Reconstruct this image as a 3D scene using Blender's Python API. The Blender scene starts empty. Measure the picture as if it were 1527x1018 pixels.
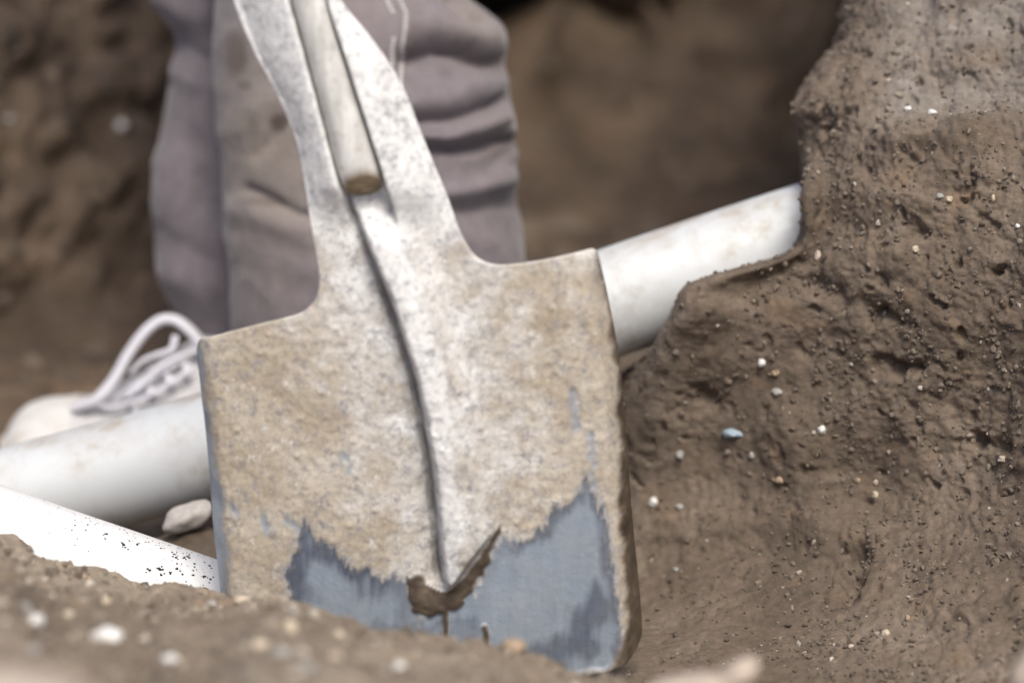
import bpy, bmesh, math, random
import numpy as np
from mathutils import Vector
from mathutils.bvhtree import BVHTree

random.seed(7)
rng = np.random.default_rng(7)
scene = bpy.context.scene
C = scene.collection

# ------------------------------------------------------------------ camera, sky, sun, exposure
CAM = np.array([0.0, 0.0, 0.77])
PITCH = math.radians(18)
FOCUS = 1.845
cam_data = bpy.data.cameras.new('camera')
cam_data.sensor_width = 36
cam_data.lens = 100
cam_data.clip_start = 0.05
cam_data.clip_end = 500
cam_data.dof.use_dof = True
cam_data.dof.focus_distance = FOCUS
cam_data.dof.aperture_fstop = 2.7
cam = bpy.data.objects.new('camera', cam_data)
cam.location = CAM
cam.rotation_euler = (math.pi / 2 - PITCH, 0, 0)
C.objects.link(cam)
scene.camera = cam

SUN_EL, SUN_AZ = math.radians(60), math.radians(163)     # azimuth from +Y towards +X: the sun stands behind the right shoulder
world = bpy.data.worlds.new('World')
scene.world = world
world.use_nodes = True
wn = world.node_tree.nodes
sky = wn.new('ShaderNodeTexSky')
sky.sky_type = 'NISHITA'
sky.sun_disc = False
sky.sun_elevation = SUN_EL
sky.sun_rotation = SUN_AZ
sky.dust_density = 4.0
sky.air_density = 0.8
sky.ozone_density = 0.8
wn['Background'].inputs['Strength'].default_value = 0.105
world.node_tree.links.new(sky.outputs[0], wn['Background'].inputs[0])

sd = bpy.data.lights.new('sun', 'SUN')
sd.energy = 1.5
sd.angle = math.radians(26)
sd.color = (1.0, 0.965, 0.86)
sun = bpy.data.objects.new('sun', sd)
sdir = Vector((math.sin(SUN_AZ) * math.cos(SUN_EL), math.cos(SUN_AZ) * math.cos(SUN_EL), math.sin(SUN_EL)))
sun.rotation_euler = sdir.to_track_quat('Z', 'Y').to_euler()
sun.location = (-2, -2, 5)
C.objects.link(sun)

scene.view_settings.view_transform = 'Standard'
scene.view_settings.look = 'None'
scene.view_settings.gamma = 1
scene.view_settings.use_curve_mapping = False
scene.view_settings.exposure = 0.86

# ------------------------------------------------------------------ helpers: where a picture point stands in the place
W = 1527.0
FR, SP, CP = 0.36, math.sin(PITCH), math.cos(PITCH)


def at(px, py, d):
    """World point seen at photograph position (px, py), at depth d metres."""
    x = (px - 763.5) / W * FR
    y = -(py - 509) / W * FR
    return np.array([d * x, d * (CP + y * SP), CAM[2] + d * (-SP + y * CP)])


def at_arr(px, py, d):
    x = (px - 763.5) / W * FR
    y = -(py - 509) / W * FR
    return np.stack([d * x, d * (CP + y * SP), CAM[2] + d * (-SP + y * CP)], -1)


def ray(px, py):
    return Vector(at(px, py, 1.0) - CAM)


# ------------------------------------------------------------------ helpers: noise
_G = rng.normal(size=(256, 3))
_G /= np.linalg.norm(_G, axis=1)[:, None]


def _h(ix, iy, iz, s):
    h = (ix * 374761393 + iy * 668265263 + iz * 2147483647 + s * 1274126177) & 0xffffffff
    h = ((h ^ (h >> 13)) * 1274126177) & 0xffffffff
    return (h ^ (h >> 16)) & 255


def noise(p, seed=0):
    p = np.asarray(p, float)
    i = np.floor(p).astype(np.int64)
    f = p - i
    u = f * f * f * (f * (f * 6 - 15) + 10)
    r = 0
    for dx in (0, 1):
        wx = u[..., 0] if dx else 1 - u[..., 0]
        for dy in (0, 1):
            wy = u[..., 1] if dy else 1 - u[..., 1]
            for dz in (0, 1):
                wz = u[..., 2] if dz else 1 - u[..., 2]
                g = _G[_h(i[..., 0] + dx, i[..., 1] + dy, i[..., 2] + dz, seed)]
                r = r + wx * wy * wz * ((f[..., 0] - dx) * g[..., 0] + (f[..., 1] - dy) * g[..., 1] + (f[..., 2] - dz) * g[..., 2])
    return r * 1.6


def fbm(p, octaves=3, seed=0, gain=0.5):
    r, a, s = 0, 1.0, 1.0
    for k in range(octaves):
        r = r + a * noise(np.asarray(p) * s + k * 17.3, seed + k)
        a *= gain
        s *= 2.03
    return r


def cells(p, seed=0):
    """height of packed round grains: 1 at a grain's middle, 0 in the joints"""
    p = np.asarray(p, float)
    i = np.floor(p).astype(np.int64)
    best = np.full(p.shape[:-1], 9.0)
    for dx in (-1, 0, 1):
        for dy in (-1, 0, 1):
            for dz in (-1, 0, 1):
                j = i + np.array([dx, dy, dz])
                g = _G[_h(j[..., 0], j[..., 1], j[..., 2], seed)] * .5 + .5
                d = ((j + g - p) ** 2).sum(-1)
                best = np.minimum(best, d)
    return 1 - np.clip(np.sqrt(best), 0, 1)


def sstep(a, b, x):
    t = np.clip((x - a) / (b - a), 0, 1)
    return t * t * (3 - 2 * t)


def seg_dist(X, Y, pts):
    """distance to a polyline, and the running position 0..1 along it"""
    best = np.full(np.shape(X), 1e9)
    pos = np.zeros(np.shape(X))
    n = len(pts) - 1
    for k in range(n):
        (x0, y0), (x1, y1) = pts[k], pts[k + 1]
        dx, dy = x1 - x0, y1 - y0
        L = dx * dx + dy * dy + 1e-9
        t = np.clip(((X - x0) * dx + (Y - y0) * dy) / L, 0, 1)
        dd = np.hypot(X - x0 - t * dx, Y - y0 - t * dy)
        m = dd < best
        best = np.where(m, dd, best)
        pos = np.where(m, (k + t) / n, pos)
    return best, pos


def inside(X, Y, poly):
    r = np.zeros(np.shape(X), bool)
    n = len(poly)
    for k in range(n):
        (x0, y0), (x1, y1) = poly[k], poly[(k + 1) % n]
        if y0 == y1:
            continue
        c = ((y0 > Y) != (y1 > Y)) & (X < (x1 - x0) * (Y - y0) / (y1 - y0) + x0)
        r ^= c
    return r


# ------------------------------------------------------------------ helpers: objects
def tag(o, label=None, cat=None, group=None, kind=None):
    if label: o['label'] = label
    if cat: o['category'] = cat
    if group: o['group'] = group
    if kind: o['kind'] = kind
    return o


def link(name, me, mat=None, parent=None):
    o = bpy.data.objects.new(name, me)
    C.objects.link(o)
    if mat is not None:
        me.materials.append(mat)
    if parent is not None:
        o.parent = parent
        o.matrix_parent_inverse = parent.matrix_world.inverted()
    return o


def empty(name, loc):
    o = bpy.data.objects.new(name, None)
    o.location = loc
    o.empty_display_size = 0.05
    C.objects.link(o)
    bpy.context.view_layer.update()
    return o


def np_mesh(name, V, F, attrs=None, smooth=True):
    V = np.asarray(V, np.float32)
    F = np.asarray(F, np.int32)
    me = bpy.data.meshes.new(name)
    k = F.shape[1]
    me.vertices.add(len(V)); me.vertices.foreach_set('co', V.ravel())
    me.loops.add(F.size); me.loops.foreach_set('vertex_index', F.ravel())
    me.polygons.add(len(F)); me.polygons.foreach_set('loop_start', np.arange(0, F.size, k, dtype=np.int32))
    me.polygons.foreach_set('use_smooth', np.full(len(F), smooth))
    me.update(calc_edges=True)
    for a, v in (attrs or {}).items():
        me.attributes.new(a, 'FLOAT', 'POINT').data.foreach_set('value', np.asarray(v, np.float32).ravel())
    me.validate()
    return me


def grid_faces(n, m, wrap=False):
    idx = np.arange(n * m).reshape(n, m)
    if wrap:
        idx = np.concatenate([idx, idx[:, :1]], 1)
    return np.stack([idx[:-1, :-1].ravel(), idx[:-1, 1:].ravel(), idx[1:, 1:].ravel(), idx[1:, :-1].ravel()], 1)


def normals(P, wrap=False):
    if wrap:
        Q = np.concatenate([P[:, -1:], P, P[:, :1]], 1)
        dv = np.gradient(Q, axis=1)[:, 1:-1]
    else:
        dv = np.gradient(P, axis=1)
    du = np.gradient(P, axis=0)
    n = np.cross(du, dv)
    return n / (np.linalg.norm(n, axis=-1, keepdims=True) + 1e-12)


def catmull(Pts, segs):
    """Pts (n, ..., 3) -> resampled along axis 0; segs = subdivisions of each segment"""
    n = len(Pts)
    out = []
    for k in range(n - 1):
        p0, p1, p2, p3 = Pts[max(k - 1, 0)], Pts[k], Pts[k + 1], Pts[min(k + 2, n - 1)]
        t = np.linspace(0, 1, segs[k], endpoint=False).reshape((-1,) + (1,) * (Pts.ndim - 1))
        out.append(0.5 * (2 * p1 + (p2 - p0) * t + (2 * p0 - 5 * p1 + 4 * p2 - p3) * t ** 2 + (3 * p1 - p0 - 3 * p2 + p3) * t ** 3))
    out.append(Pts[-1:])
    return np.concatenate(out, 0)


def net(ctrl, rs, cs):
    P = np.array(ctrl, float)
    P = catmull(P, rs)
    return np.swapaxes(catmull(np.swapaxes(P, 0, 1), cs), 0, 1)


def tube(path, rad, seg=24, cap=True, squash=None):
    """swept tube round a polyline of world points; rad number or list"""
    path = np.array(path, float)
    n = len(path)
    rad = np.full(n, rad) if np.isscalar(rad) else np.array(rad)
    T = np.gradient(path, axis=0)
    T /= np.linalg.norm(T, axis=1)[:, None]
    up = np.array([0, 0, 1.0])
    if abs(T[:, 2]).max() > 0.9:
        up = np.array([0, 1.0, 0])
    A = np.cross(T, up); A /= np.linalg.norm(A, axis=1)[:, None]
    B = np.cross(A, T)
    th = np.linspace(0, 2 * math.pi, seg, endpoint=False)
    sq = 1.0 if squash is None else squash
    V = path[:, None] + rad[:, None, None] * (np.cos(th)[None, :, None] * A[:, None] + sq * np.sin(th)[None, :, None] * B[:, None])
    return V, grid_faces(n, seg, True)


def tube_mesh(name, path, rad, seg=24, squash=None, cap=True):
    V, F = tube(path, rad, seg, squash=squash)
    n = V.shape[0]
    V = V.reshape(-1, 3)
    if cap:
        V = np.concatenate([V, [np.mean(V[:seg], 0)], [np.mean(V[-seg:], 0)]])
        a, b = len(V) - 2, len(V) - 1
        i = np.arange(seg)
        j = (i + 1) % seg
        F = np.concatenate([F, np.stack([np.full(seg, a), j, i, i], 1)[:, [0, 1, 2, 2]], np.stack([np.full(seg, b), (n - 1) * seg + i, (n - 1) * seg + j, (n - 1) * seg + j], 1)])
    return poly_mesh(name, V, F)


def poly_mesh(name, V, F, smooth=True):
    me = bpy.data.meshes.new(name)
    faces = []
    for f in np.asarray(F).tolist():
        g = []
        for v in f:
            if v not in g:
                g.append(v)
        faces.append(g)
    me.from_pydata([tuple(v) for v in V], [], faces)
    me.polygons.foreach_set('use_smooth', [smooth] * len(me.polygons))
    me.update()
    return me


# ------------------------------------------------------------------ helpers: materials
def srgb(r, g, b):
    f = lambda c: (c / 255 / 12.92) if c / 255 <= 0.04045 else ((c / 255 + 0.055) / 1.055) ** 2.4
    return (f(r), f(g), f(b), 1)


class Mat:
    def __init__(s, name):
        s.m = bpy.data.materials.new(name)
        s.m.use_nodes = True
        s.n, s.l = s.m.node_tree.nodes, s.m.node_tree.links
        s.b = s.n['Principled BSDF']
        s.tc = s.n.new('ShaderNodeTexCoord').outputs['Object']

    def put(s, k, v):
        if hasattr(v, 'links') or isinstance(v, bpy.types.NodeSocket):
            s.l.new(v, k if isinstance(k, bpy.types.NodeSocket) else s.b.inputs[k])
        else:
            (k if isinstance(k, bpy.types.NodeSocket) else s.b.inputs[k]).default_value = v

    def tex(s, scale, detail=4, rough=0.55, stretch=None, kind='noise', off=0, dist=0):
        mp = s.n.new('ShaderNodeMapping')
        s.l.new(s.tc, mp.inputs[0])
        mp.inputs['Location'].default_value = (off, off * .7, off * .3)
        if stretch: mp.inputs['Scale'].default_value = stretch
        if kind == 'noise':
            t = s.n.new('ShaderNodeTexNoise')
            t.inputs['Detail'].default_value = detail
            t.inputs['Roughness'].default_value = rough
            t.inputs['Distortion'].default_value = dist
            out = t.outputs['Fac']
        else:
            t = s.n.new('ShaderNodeTexVoronoi')
            out = t.outputs['Distance']
        t.inputs['Scale'].default_value = scale
        s.l.new(mp.outputs[0], t.inputs['Vector'])
        return out

    def attr(s, name):
        a = s.n.new('ShaderNodeAttribute')
        a.attribute_name = name
        return a.outputs['Fac']

    def ramp(s, fac, stops):
        r = s.n.new('ShaderNodeValToRGB')
        s.l.new(fac, r.inputs[0])
        e = r.color_ramp.elements
        while len(e) < len(stops): e.new(0.5)
        for i, (p, c) in enumerate(stops):
            e[i].position = p
            e[i].color = c if len(c) == 4 else (*c, 1)
        return r.outputs[0]

    def mapr(s, v, a, b, c=0.0, d=1.0):
        r = s.n.new('ShaderNodeMapRange')
        s.l.new(v, r.inputs[0])
        for i, x in enumerate((a, b, c, d)): r.inputs[i + 1].default_value = x
        return r.outputs[0]

    def mix(s, fac, a, b, mode='MIX'):
        x = s.n.new('ShaderNodeMix')
        x.data_type = 'RGBA'
        x.blend_type = mode
        s.put(x.inputs[0], fac)
        s.put(x.inputs[6], a)
        s.put(x.inputs[7], b)
        return x.outputs[2]

    def math(s, op, a, b):
        x = s.n.new('ShaderNodeMath')
        x.operation = op
        s.put(x.inputs[0], a)
        s.put(x.inputs[1], b)
        return x.outputs[0]

    def bump(s, h, strength=0.5, dist=0.001, prev=None):
        b = s.n.new('ShaderNodeBump')
        b.inputs['Strength'].default_value = strength
        b.inputs['Distance'].default_value = dist
        s.l.new(h, b.inputs['Height'])
        if prev: s.l.new(prev, b.inputs['Normal'])
        return b.outputs[0]


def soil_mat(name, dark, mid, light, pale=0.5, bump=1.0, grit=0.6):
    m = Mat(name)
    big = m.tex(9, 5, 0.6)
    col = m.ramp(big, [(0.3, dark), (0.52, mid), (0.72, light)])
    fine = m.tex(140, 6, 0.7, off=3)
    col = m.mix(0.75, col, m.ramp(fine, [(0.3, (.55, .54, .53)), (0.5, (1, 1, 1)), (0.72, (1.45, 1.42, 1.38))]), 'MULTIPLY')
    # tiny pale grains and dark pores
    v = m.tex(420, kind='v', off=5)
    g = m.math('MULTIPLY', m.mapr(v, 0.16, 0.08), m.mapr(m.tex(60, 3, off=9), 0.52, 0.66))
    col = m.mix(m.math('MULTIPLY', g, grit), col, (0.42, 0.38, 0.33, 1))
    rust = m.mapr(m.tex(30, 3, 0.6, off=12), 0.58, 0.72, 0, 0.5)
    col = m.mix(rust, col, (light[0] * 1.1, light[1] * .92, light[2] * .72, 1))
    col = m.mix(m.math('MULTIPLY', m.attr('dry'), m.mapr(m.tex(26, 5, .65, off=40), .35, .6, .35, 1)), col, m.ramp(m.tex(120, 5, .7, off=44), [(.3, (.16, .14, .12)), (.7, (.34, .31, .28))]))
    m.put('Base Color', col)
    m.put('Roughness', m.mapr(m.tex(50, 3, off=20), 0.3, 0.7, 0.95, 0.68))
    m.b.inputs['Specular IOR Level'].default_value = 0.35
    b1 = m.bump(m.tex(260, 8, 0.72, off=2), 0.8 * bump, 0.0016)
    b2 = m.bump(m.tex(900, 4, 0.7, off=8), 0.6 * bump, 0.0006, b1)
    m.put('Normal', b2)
    return m.m


MAT_BANK = soil_mat('soil_bank', (0.10, 0.075, 0.054), (0.155, 0.119, 0.089), (0.22, 0.176, 0.136))
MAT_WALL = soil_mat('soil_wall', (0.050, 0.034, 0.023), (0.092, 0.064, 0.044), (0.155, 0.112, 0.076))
MAT_MOUND = soil_mat('soil_mound', (0.145, 0.112, 0.082), (0.235, 0.188, 0.142), (0.35, 0.29, 0.225))

# ------------------------------------------------------------------ setting: soil
def displaced(P, amp, seed, wrap=False, stretch=None, extra=None, rough=1.0):
    """amp = (lumps, clods, grains) in metres"""
    N = normals(P, wrap)
    Q = P if stretch is None else P @ stretch
    lump = fbm(Q / 0.085, 3, seed)
    clod = fbm(Q / 0.022, 3, seed + 20)
    ridge = 1 - 2 * np.abs(noise(Q / 0.03, seed + 40))
    gm = 0.5 + 0.5 * noise(Q / 0.05, seed + 60)
    grain = fbm(P / 0.0065, 2, seed + 50)
    bump_ = np.clip(noise(P / 0.009, seed + 70), 0.05, 1)
    h = amp[0] * lump + amp[1] * (clod * 0.7 + ridge * 0.35) + amp[2] * (grain * (0.5 + gm) + 2.2 * bump_ * gm)
    if amp[3:]:
        m1 = sstep(-.45, .25, noise(P / 0.045, seed + 81)); m2 = .35 + .65 * sstep(-.4, .3, noise(P / 0.03, seed + 82))
        W_ = P + 0.003 * np.stack([noise(P / .008, seed + 83), noise(P / .008, seed + 84), noise(P / .008, seed + 85)], -1)
        h = h + amp[3] * (cells(W_ / 0.013, seed + 86) * m1 * 1.3 + cells(W_ / 0.0062, seed + 87) * (1.2 - m1) * .7 * m2 + cells(P / 0.0034, seed + 88) * .38 * m2)
        h = h - amp[3] * 1.7 * sstep(.36, .7, noise(P / 0.010, seed + 89)) * m2
    h = h * rough
    if extra is not None:
        h = h + extra
    return P + N * h[..., None], N


def soil_patch(name, P, amp, seed, mat, stretch=None, extra=None, flip=False, kind='structure', rough=1.0):
    Q, N = displaced(P, amp, seed, stretch=stretch, extra=extra, rough=rough)
    n, m = Q.shape[:2]
    F = grid_faces(n, m)
    if flip: F = F[:, ::-1]
    me = np_mesh(name, Q.reshape(-1, 3), F)
    o = link(name, me, mat)
    tag(o, kind=kind)
    return o, Q


def Wp(x, y, z):
    return np.array([x, y, z], float)


FAR = 0.66   # height of the ground outside the trench above its floor

# right bank -------------------------------------------------------
bank_rows = [
    [Wp(1.5, 4.2, FAR), Wp(1.4, 3.6, FAR), Wp(1.3, 3.0, FAR), Wp(1.3, 2.6, FAR), Wp(1.35, 2.3, FAR), Wp(1.4, 2.0, FAR), Wp(1.5, 1.6, FAR), Wp(1.6, 1.0, FAR), Wp(1.7, 0.0, FAR)],
    [at(1560, -900, 3.2), at(1400, -820, 2.6), at(1345, -780, 2.2), at(1420, -760, 2.1), at(1500, -760, 2.08), at(1600, -760, 2.06), at(1750, -760, 2.0), at(2100, -760, 1.8), Wp(1.0, 0.2, .6)],
    [at(1540, -400, 3.0), at(1350, -380, 2.5), at(1305, -350, 2.16), at(1360, -350, 2.06), at(1430, -350, 2.04), at(1510, -350, 2.02), at(1640, -350, 1.98), at(1950, -400, 1.8), Wp(.78, 0.4, .45)],
    [at(1520, -150, 2.9), at(1330, -150, 2.45), at(1285, -120, 2.12), at(1330, -120, 2.03), at(1400, -120, 2.01), at(1480, -120, 1.99), at(1590, -120, 1.96), at(1880, -120, 1.8), Wp(.7, 0.6, .35)],
    [at(1500, 0, 2.8), at(1325, 0, 2.4), at(1272, 0, 2.09), at(1312, 0, 2.01), at(1380, 0, 1.98), at(1450, 0, 1.96), at(1560, 0, 1.93), at(1850, 0, 1.78), Wp(.62, 0.8, .3)],
    [at(1490, 80, 2.7), at(1310, 75, 2.35), at(1253, 68, 2.07), at(1290, 75, 1.99), at(1360, 80, 1.96), at(1440, 80, 1.94), at(1560, 80, 1.91), at(1850, 80, 1.76), Wp(.6, 0.85, .25)],
    [at(1440, 150, 2.6), at(1255, 150, 2.3), at(1197, 148, 2.03), at(1235, 150, 1.97), at(1330, 155, 1.94), at(1430, 160, 1.93), at(1560, 160, 1.9), at(1850, 160, 1.74), Wp(.58, .9, .22)],
    [at(1400, 235, 2.5), at(1240, 225, 2.28), at(1202, 222, 2.02), at(1240, 225, 1.96), at(1330, 230, 1.915), at(1430, 235, 1.885), at(1560, 235, 1.86), at(1850, 235, 1.72), Wp(.57, .92, .2)],
    [at(1400, 300, 2.5), at(1240, 292, 2.25), at(1200, 285, 1.958), at(1240, 290, 1.935), at(1320, 295, 1.91), at(1430, 300, 1.88), at(1560, 300, 1.85), at(1850, 300, 1.7), Wp(.56, .95, .18)],
    [at(1330, 365, 2.4), at(1215, 362, 2.2), at(1180, 372, 1.955), at(1228, 372, 1.93), at(1320, 362, 1.9), at(1430, 362, 1.875), at(1560, 362, 1.84), at(1850, 362, 1.69), Wp(.56, .97, .15)],
    [at(1200, 425, 2.4), at(1080, 430, 2.2), at(1035, 424, 1.952), at(1145, 420, 1.94), at(1290, 420, 1.905), at(1415, 420, 1.875), at(1550, 420, 1.84), at(1850, 420, 1.68), Wp(.55, 1.0, .12)],
    [at(1120, 475, 2.35), at(1035, 472, 2.2), at(1009, 468, 1.955), at(1110, 470, 1.938), at(1260, 480, 1.915), at(1400, 480, 1.875), at(1545, 480, 1.84), at(1850, 480, 1.67), Wp(.55, 1.02, .1)],
    [at(960, 545, 2.3), at(985, 530, 2.16), at(978, 520, 1.972), at(1080, 530, 1.95), at(1220, 540, 1.93), at(1380, 545, 1.885), at(1540, 545, 1.845), at(1850, 545, 1.66), Wp(.55, 1.05, .08)],
    [at(560, 660, 2.27), at(760, 640, 2.2), at(935, 620, 1.998), at(1060, 620, 1.97), at(1200, 630, 1.935), at(1360, 630, 1.9), at(1530, 630, 1.85), at(1850, 630, 1.66), Wp(.55, 1.08, .06)],
    [at(560, 770, 2.13), at(760, 765, 2.13), at(940, 750, 2.008), at(1065, 750, 1.972), at(1200, 750, 1.935), at(1350, 750, 1.9), at(1525, 750, 1.84), at(1850, 750, 1.65), Wp(.55, 1.1, .04)],
    [at(560, 900, 1.96), at(760, 900, 1.955), at(940, 890, 1.955), at(1065, 890, 1.92), at(1200, 890, 1.885), at(1345, 890, 1.84), at(1520, 890, 1.79), at(1850, 890, 1.64), Wp(.55, 1.12, .03)],
    [at(560, 1035, 1.82), at(760, 1035, 1.815), at(940, 1035, 1.79), at(1065, 1035, 1.78), at(1200, 1035, 1.77), at(1345, 1035, 1.745), at(1520, 1035, 1.71), at(1850, 1035, 1.6), Wp(.55, 1.14, .03)],
    [at(560, 1300, 1.58), at(760, 1300, 1.58), at(940, 1300, 1.57), at(1065, 1300, 1.56), at(1200, 1300, 1.55), at(1345, 1300, 1.53), at(1520, 1300, 1.5), at(1850, 1300, 1.45), Wp(.55, 1.15, .05)],
]
for r_ in bank_rows: r_.append(Wp(1.75, max(r_[-1][1] - .1, 0), FAR))
P = net(bank_rows, [10, 16, 24, 30, 34, 34, 38, 34, 34, 30, 34, 40, 48, 56, 60, 60, 30], [16, 24, 40, 52, 56, 64, 50, 20, 14])
# pits, ledges and hollows of the bank, laid along lines seen on it
X_ = (P[..., 0] / (P[..., 1] * CP - (P[..., 2] - CAM[2]) * SP)) / FR * W + 763.5
dep = P[..., 1] * CP - (P[..., 2] - CAM[2]) * SP
Y_ = 509 - ((P[..., 1] * SP + (P[..., 2] - CAM[2]) * CP) / dep) / FR * W
jit = 12 * noise(P / 0.012, 91) + 8 * noise(P / 0.005, 92)
ex = np.zeros(P.shape[:2])
for pts, w, a in [
    ([(1360, 238), (1395, 228), (1420, 240), (1445, 232)], 9, -0.008),
    ([(1225, 175), (1218, 190)], 14, -0.010),
    ([(1210, 415), (1240, 432), (1260, 450)], 15, -0.009),
    ([(1290, 450), (1320, 470), (1345, 478)], 11, -0.008),
    ([(1318, 545), (1345, 555), (1362, 548)], 12, -0.016),
    ([(1370, 345), (1385, 358)], 10, -0.008),
    ([(1455, 655), (1500, 668)], 9, -0.009),
    ([(1268, 892), (1272, 850), (1285, 830)], 12, -0.014),
    ([(1205, 705), (1270, 700)], 8, -0.0028),
    ([(1480, 405), (1500, 402)], 7, -0.008),
    ([(1440, 300), (1452, 240)], 7, -0.006),
    ([(1045, 590), (1070, 600)], 16, -0.006),
    ([(1420, 760), (1490, 740)], 6, -0.0028),
    ([(1375, 80), (1400, 130), (1440, 110)], 10, -0.0028),
    ([(1340, 210), (1460, 205), (1527, 175)], 22, 0.009),
    ([(1300, 290), (1370, 300)], 30, 0.008),
    ([(1180, 640), (1230, 800)], 40, 0.007),
    ([(1000, 800), (1150, 780), (1300, 800)], 25, 0.005),
]:
    dd, _ = seg_dist(X_ + jit, Y_ + jit * 0.7, pts)
    ex += a * np.exp(-(dd / w) ** 2) * (1 if w > 19 else np.clip(.75 + .8 * noise(P / .014, 93), .1, 1.5))
bank, BQ = soil_patch('soil_bank', P, (0.005, 0.0030, 0.0008, 0.0034), 3, MAT_BANK, extra=ex, rough=.45 + .55 * sstep(1130, 1330, X_ + .25 * (509 - Y_)))
dry = sstep(225, 150, Y_ + jit) * sstep(1270, 1360, X_) * .8
bank.data.attributes.new('dry', 'FLOAT', 'POINT').data.foreach_set('value', dry.ravel().astype(np.float32))

# back and left trench wall ----------------------------------------
rot = math.radians(40)
Sx = np.array([[math.cos(rot), 0, -math.sin(rot)], [0, 1, 0], [math.sin(rot), 0, math.cos(rot)]]) @ np.diag([0.38, 0.8, 1.2])
cols = [-900, -350, 0, 130, 260, 420, 620, 780, 900, 1020, 1150, 1290, 1500, 1900]
wall_rows = []
def wrow(pys, ds):
    wall_rows.append([at(c, p, d) for c, p, d in zip(cols, pys, ds)])
wrow([800, 700, 600, 570, 540, 520, 470, 450, 450, 450, 450, 450, 450, 450], [2.1, 2.15, 2.34, 2.386, 2.437, 2.48, 2.56, 2.61, 2.61, 2.61, 2.61, 2.61, 2.61, 2.61])
wrow([700, 620, 548, 508, 464, 420, 400, 372, 372, 372, 372, 372, 372, 372], [2.15, 2.24, 2.44, 2.51, 2.60, 2.67, 2.74, 2.8, 2.8, 2.8, 2.8, 2.78, 2.7, 2.6])
wrow([560, 520, 480, 440, 380, 340, 300, 300, 300, 300, 300, 290, 290, 290], [2.2, 2.32, 2.5, 2.57, 2.66, 2.76, 2.88, 2.94, 2.94, 2.93, 2.92, 2.88, 2.78, 2.6])
wrow([400, 350, 330, 290, 250, 220, 200, 180, 190, 200, 200, 190, 190, 190], [2.22, 2.34, 2.52, 2.6, 2.7, 2.82, 2.96, 3.08, 3.1, 3.08, 3.05, 3.02, 2.9, 2.65])
wrow([200, 150, 130, 120, 110, 90, 80, 70, 80, 90, 90, 80, 80, 80], [2.24, 2.38, 2.58, 2.66, 2.76, 2.86, 3.02, 3.17, 3.17, 3.14, 3.12, 3.12, 2.98, 2.7])
wrow([50, 0, -20, -20, -20, -20, -20, -5, 10, 0, -10, -20, -20, -20], [2.26, 2.42, 2.62, 2.7, 2.78, 2.88, 3.05, 3.32, 3.34, 3.22, 3.18, 3.18, 3.0, 2.7])
wrow([-50, -120, -120, -110, -100, -90, -80, -70, -60, -80, -100, -120, -120, -120], [2.26, 2.42, 2.64, 2.72, 2.8, 2.87, 2.94, 3.04, 3.15, 3.22, 3.22, 3.2, 3.02, 2.72])
wrow([-250] * 14, [2.3, 2.46, 2.7, 2.78, 2.84, 2.9, 2.95, 3.03, 3.12, 3.24, 3.26, 3.24, 3.04, 2.74])
wrow([-520] * 14, [2.35, 2.5, 2.75, 2.82, 2.9, 2.98, 3.05, 3.15, 3.25, 3.3, 3.28, 3.24, 3.06, 2.76])
wall_rows.append([Wp(x, y, FAR) for x, y in zip([-1.5, -1.0, -.6, -.45, -.3, -.15, 0, .1, .2, .35, .5, .7, .95, 1.3], [2.7, 2.9, 3.1, 3.2, 3.25, 3.3, 3.35, 3.35, 3.35, 3.35, 3.35, 3.35, 3.35, 3.3])])
wall_rows.append([Wp(x * 1.4, y + .9, FAR) for x, y in zip([-1.5, -1.0, -.6, -.45, -.3, -.15, 0, .1, .2, .35, .5, .7, .95, 1.3], [2.7, 2.9, 3.1, 3.2, 3.25, 3.3, 3.35, 3.35, 3.35, 3.35, 3.35, 3.35, 3.35, 3.3])])
for k_, r_ in enumerate(wall_rows): r_.insert(0, Wp(-1.6, 1.7, [-.05, .02, .1, .2, .3, .4, .45, .5, .58, FAR, FAR][k_]))
wall_rows.insert(0, [np.array([p[0], p[1] - .12, -.06]) for p in wall_rows[0]])
P = net(wall_rows, [6, 20, 24, 24, 24, 24, 24, 20, 16, 12, 8], [12, 16, 24, 20, 20, 22, 22, 20, 18, 18, 18, 18, 18, 12])
lf = (sstep(0.0, -0.22, P[..., 0]) * 0.85 + 0.15) * (.25 + .75 * sstep(.02, .09, P[..., 2]))          # clods are coarse on the left, the middle is smoother
N0 = normals(P)
l1 = fbm((P @ Sx) / 0.055, 2, 15) * 0.023 * lf
dep = P[..., 1] * CP - (P[..., 2] - CAM[2]) * SP
X_ = P[..., 0] / dep / FR * W + 763.5
Y_ = 509 - ((P[..., 1] * SP + (P[..., 2] - CAM[2]) * CP) / dep) / FR * W
l2 = -np.abs(noise((P @ Sx) / 0.05, 16)) * 0.012 * lf
for pts, w, a in [([(1262, -60), (1250, 0), (1225, 90), (1205, 160)], 34, -.05), ([(972, 42), (985, 58)], 20, -.045), ([(1060, 80), (1066, 92)], 18, -.03),
                  ([(1168, 155), (1175, 165)], 22, -.035), ([(1150, 215), (1155, 222)], 24, -.03), ([(780, 120), (840, 60), (930, 0), (960, -60)], 50, -.05),
                  ([(770, 60), (860, 15)], 45, -.03), ([(1050, 30), (1150, 60)], 60, .02), ([(900, 200), (1000, 210)], 60, .012)]:
    dd, _ = seg_dist(X_, Y_, pts)
    l2 = l2 + a * np.exp(-(dd / w) ** 2)
wall, WQ = soil_patch('trench_wall', P, (0.010, 0.005, 0.0012), 11, MAT_WALL, extra=(l1 + l2))

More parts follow.
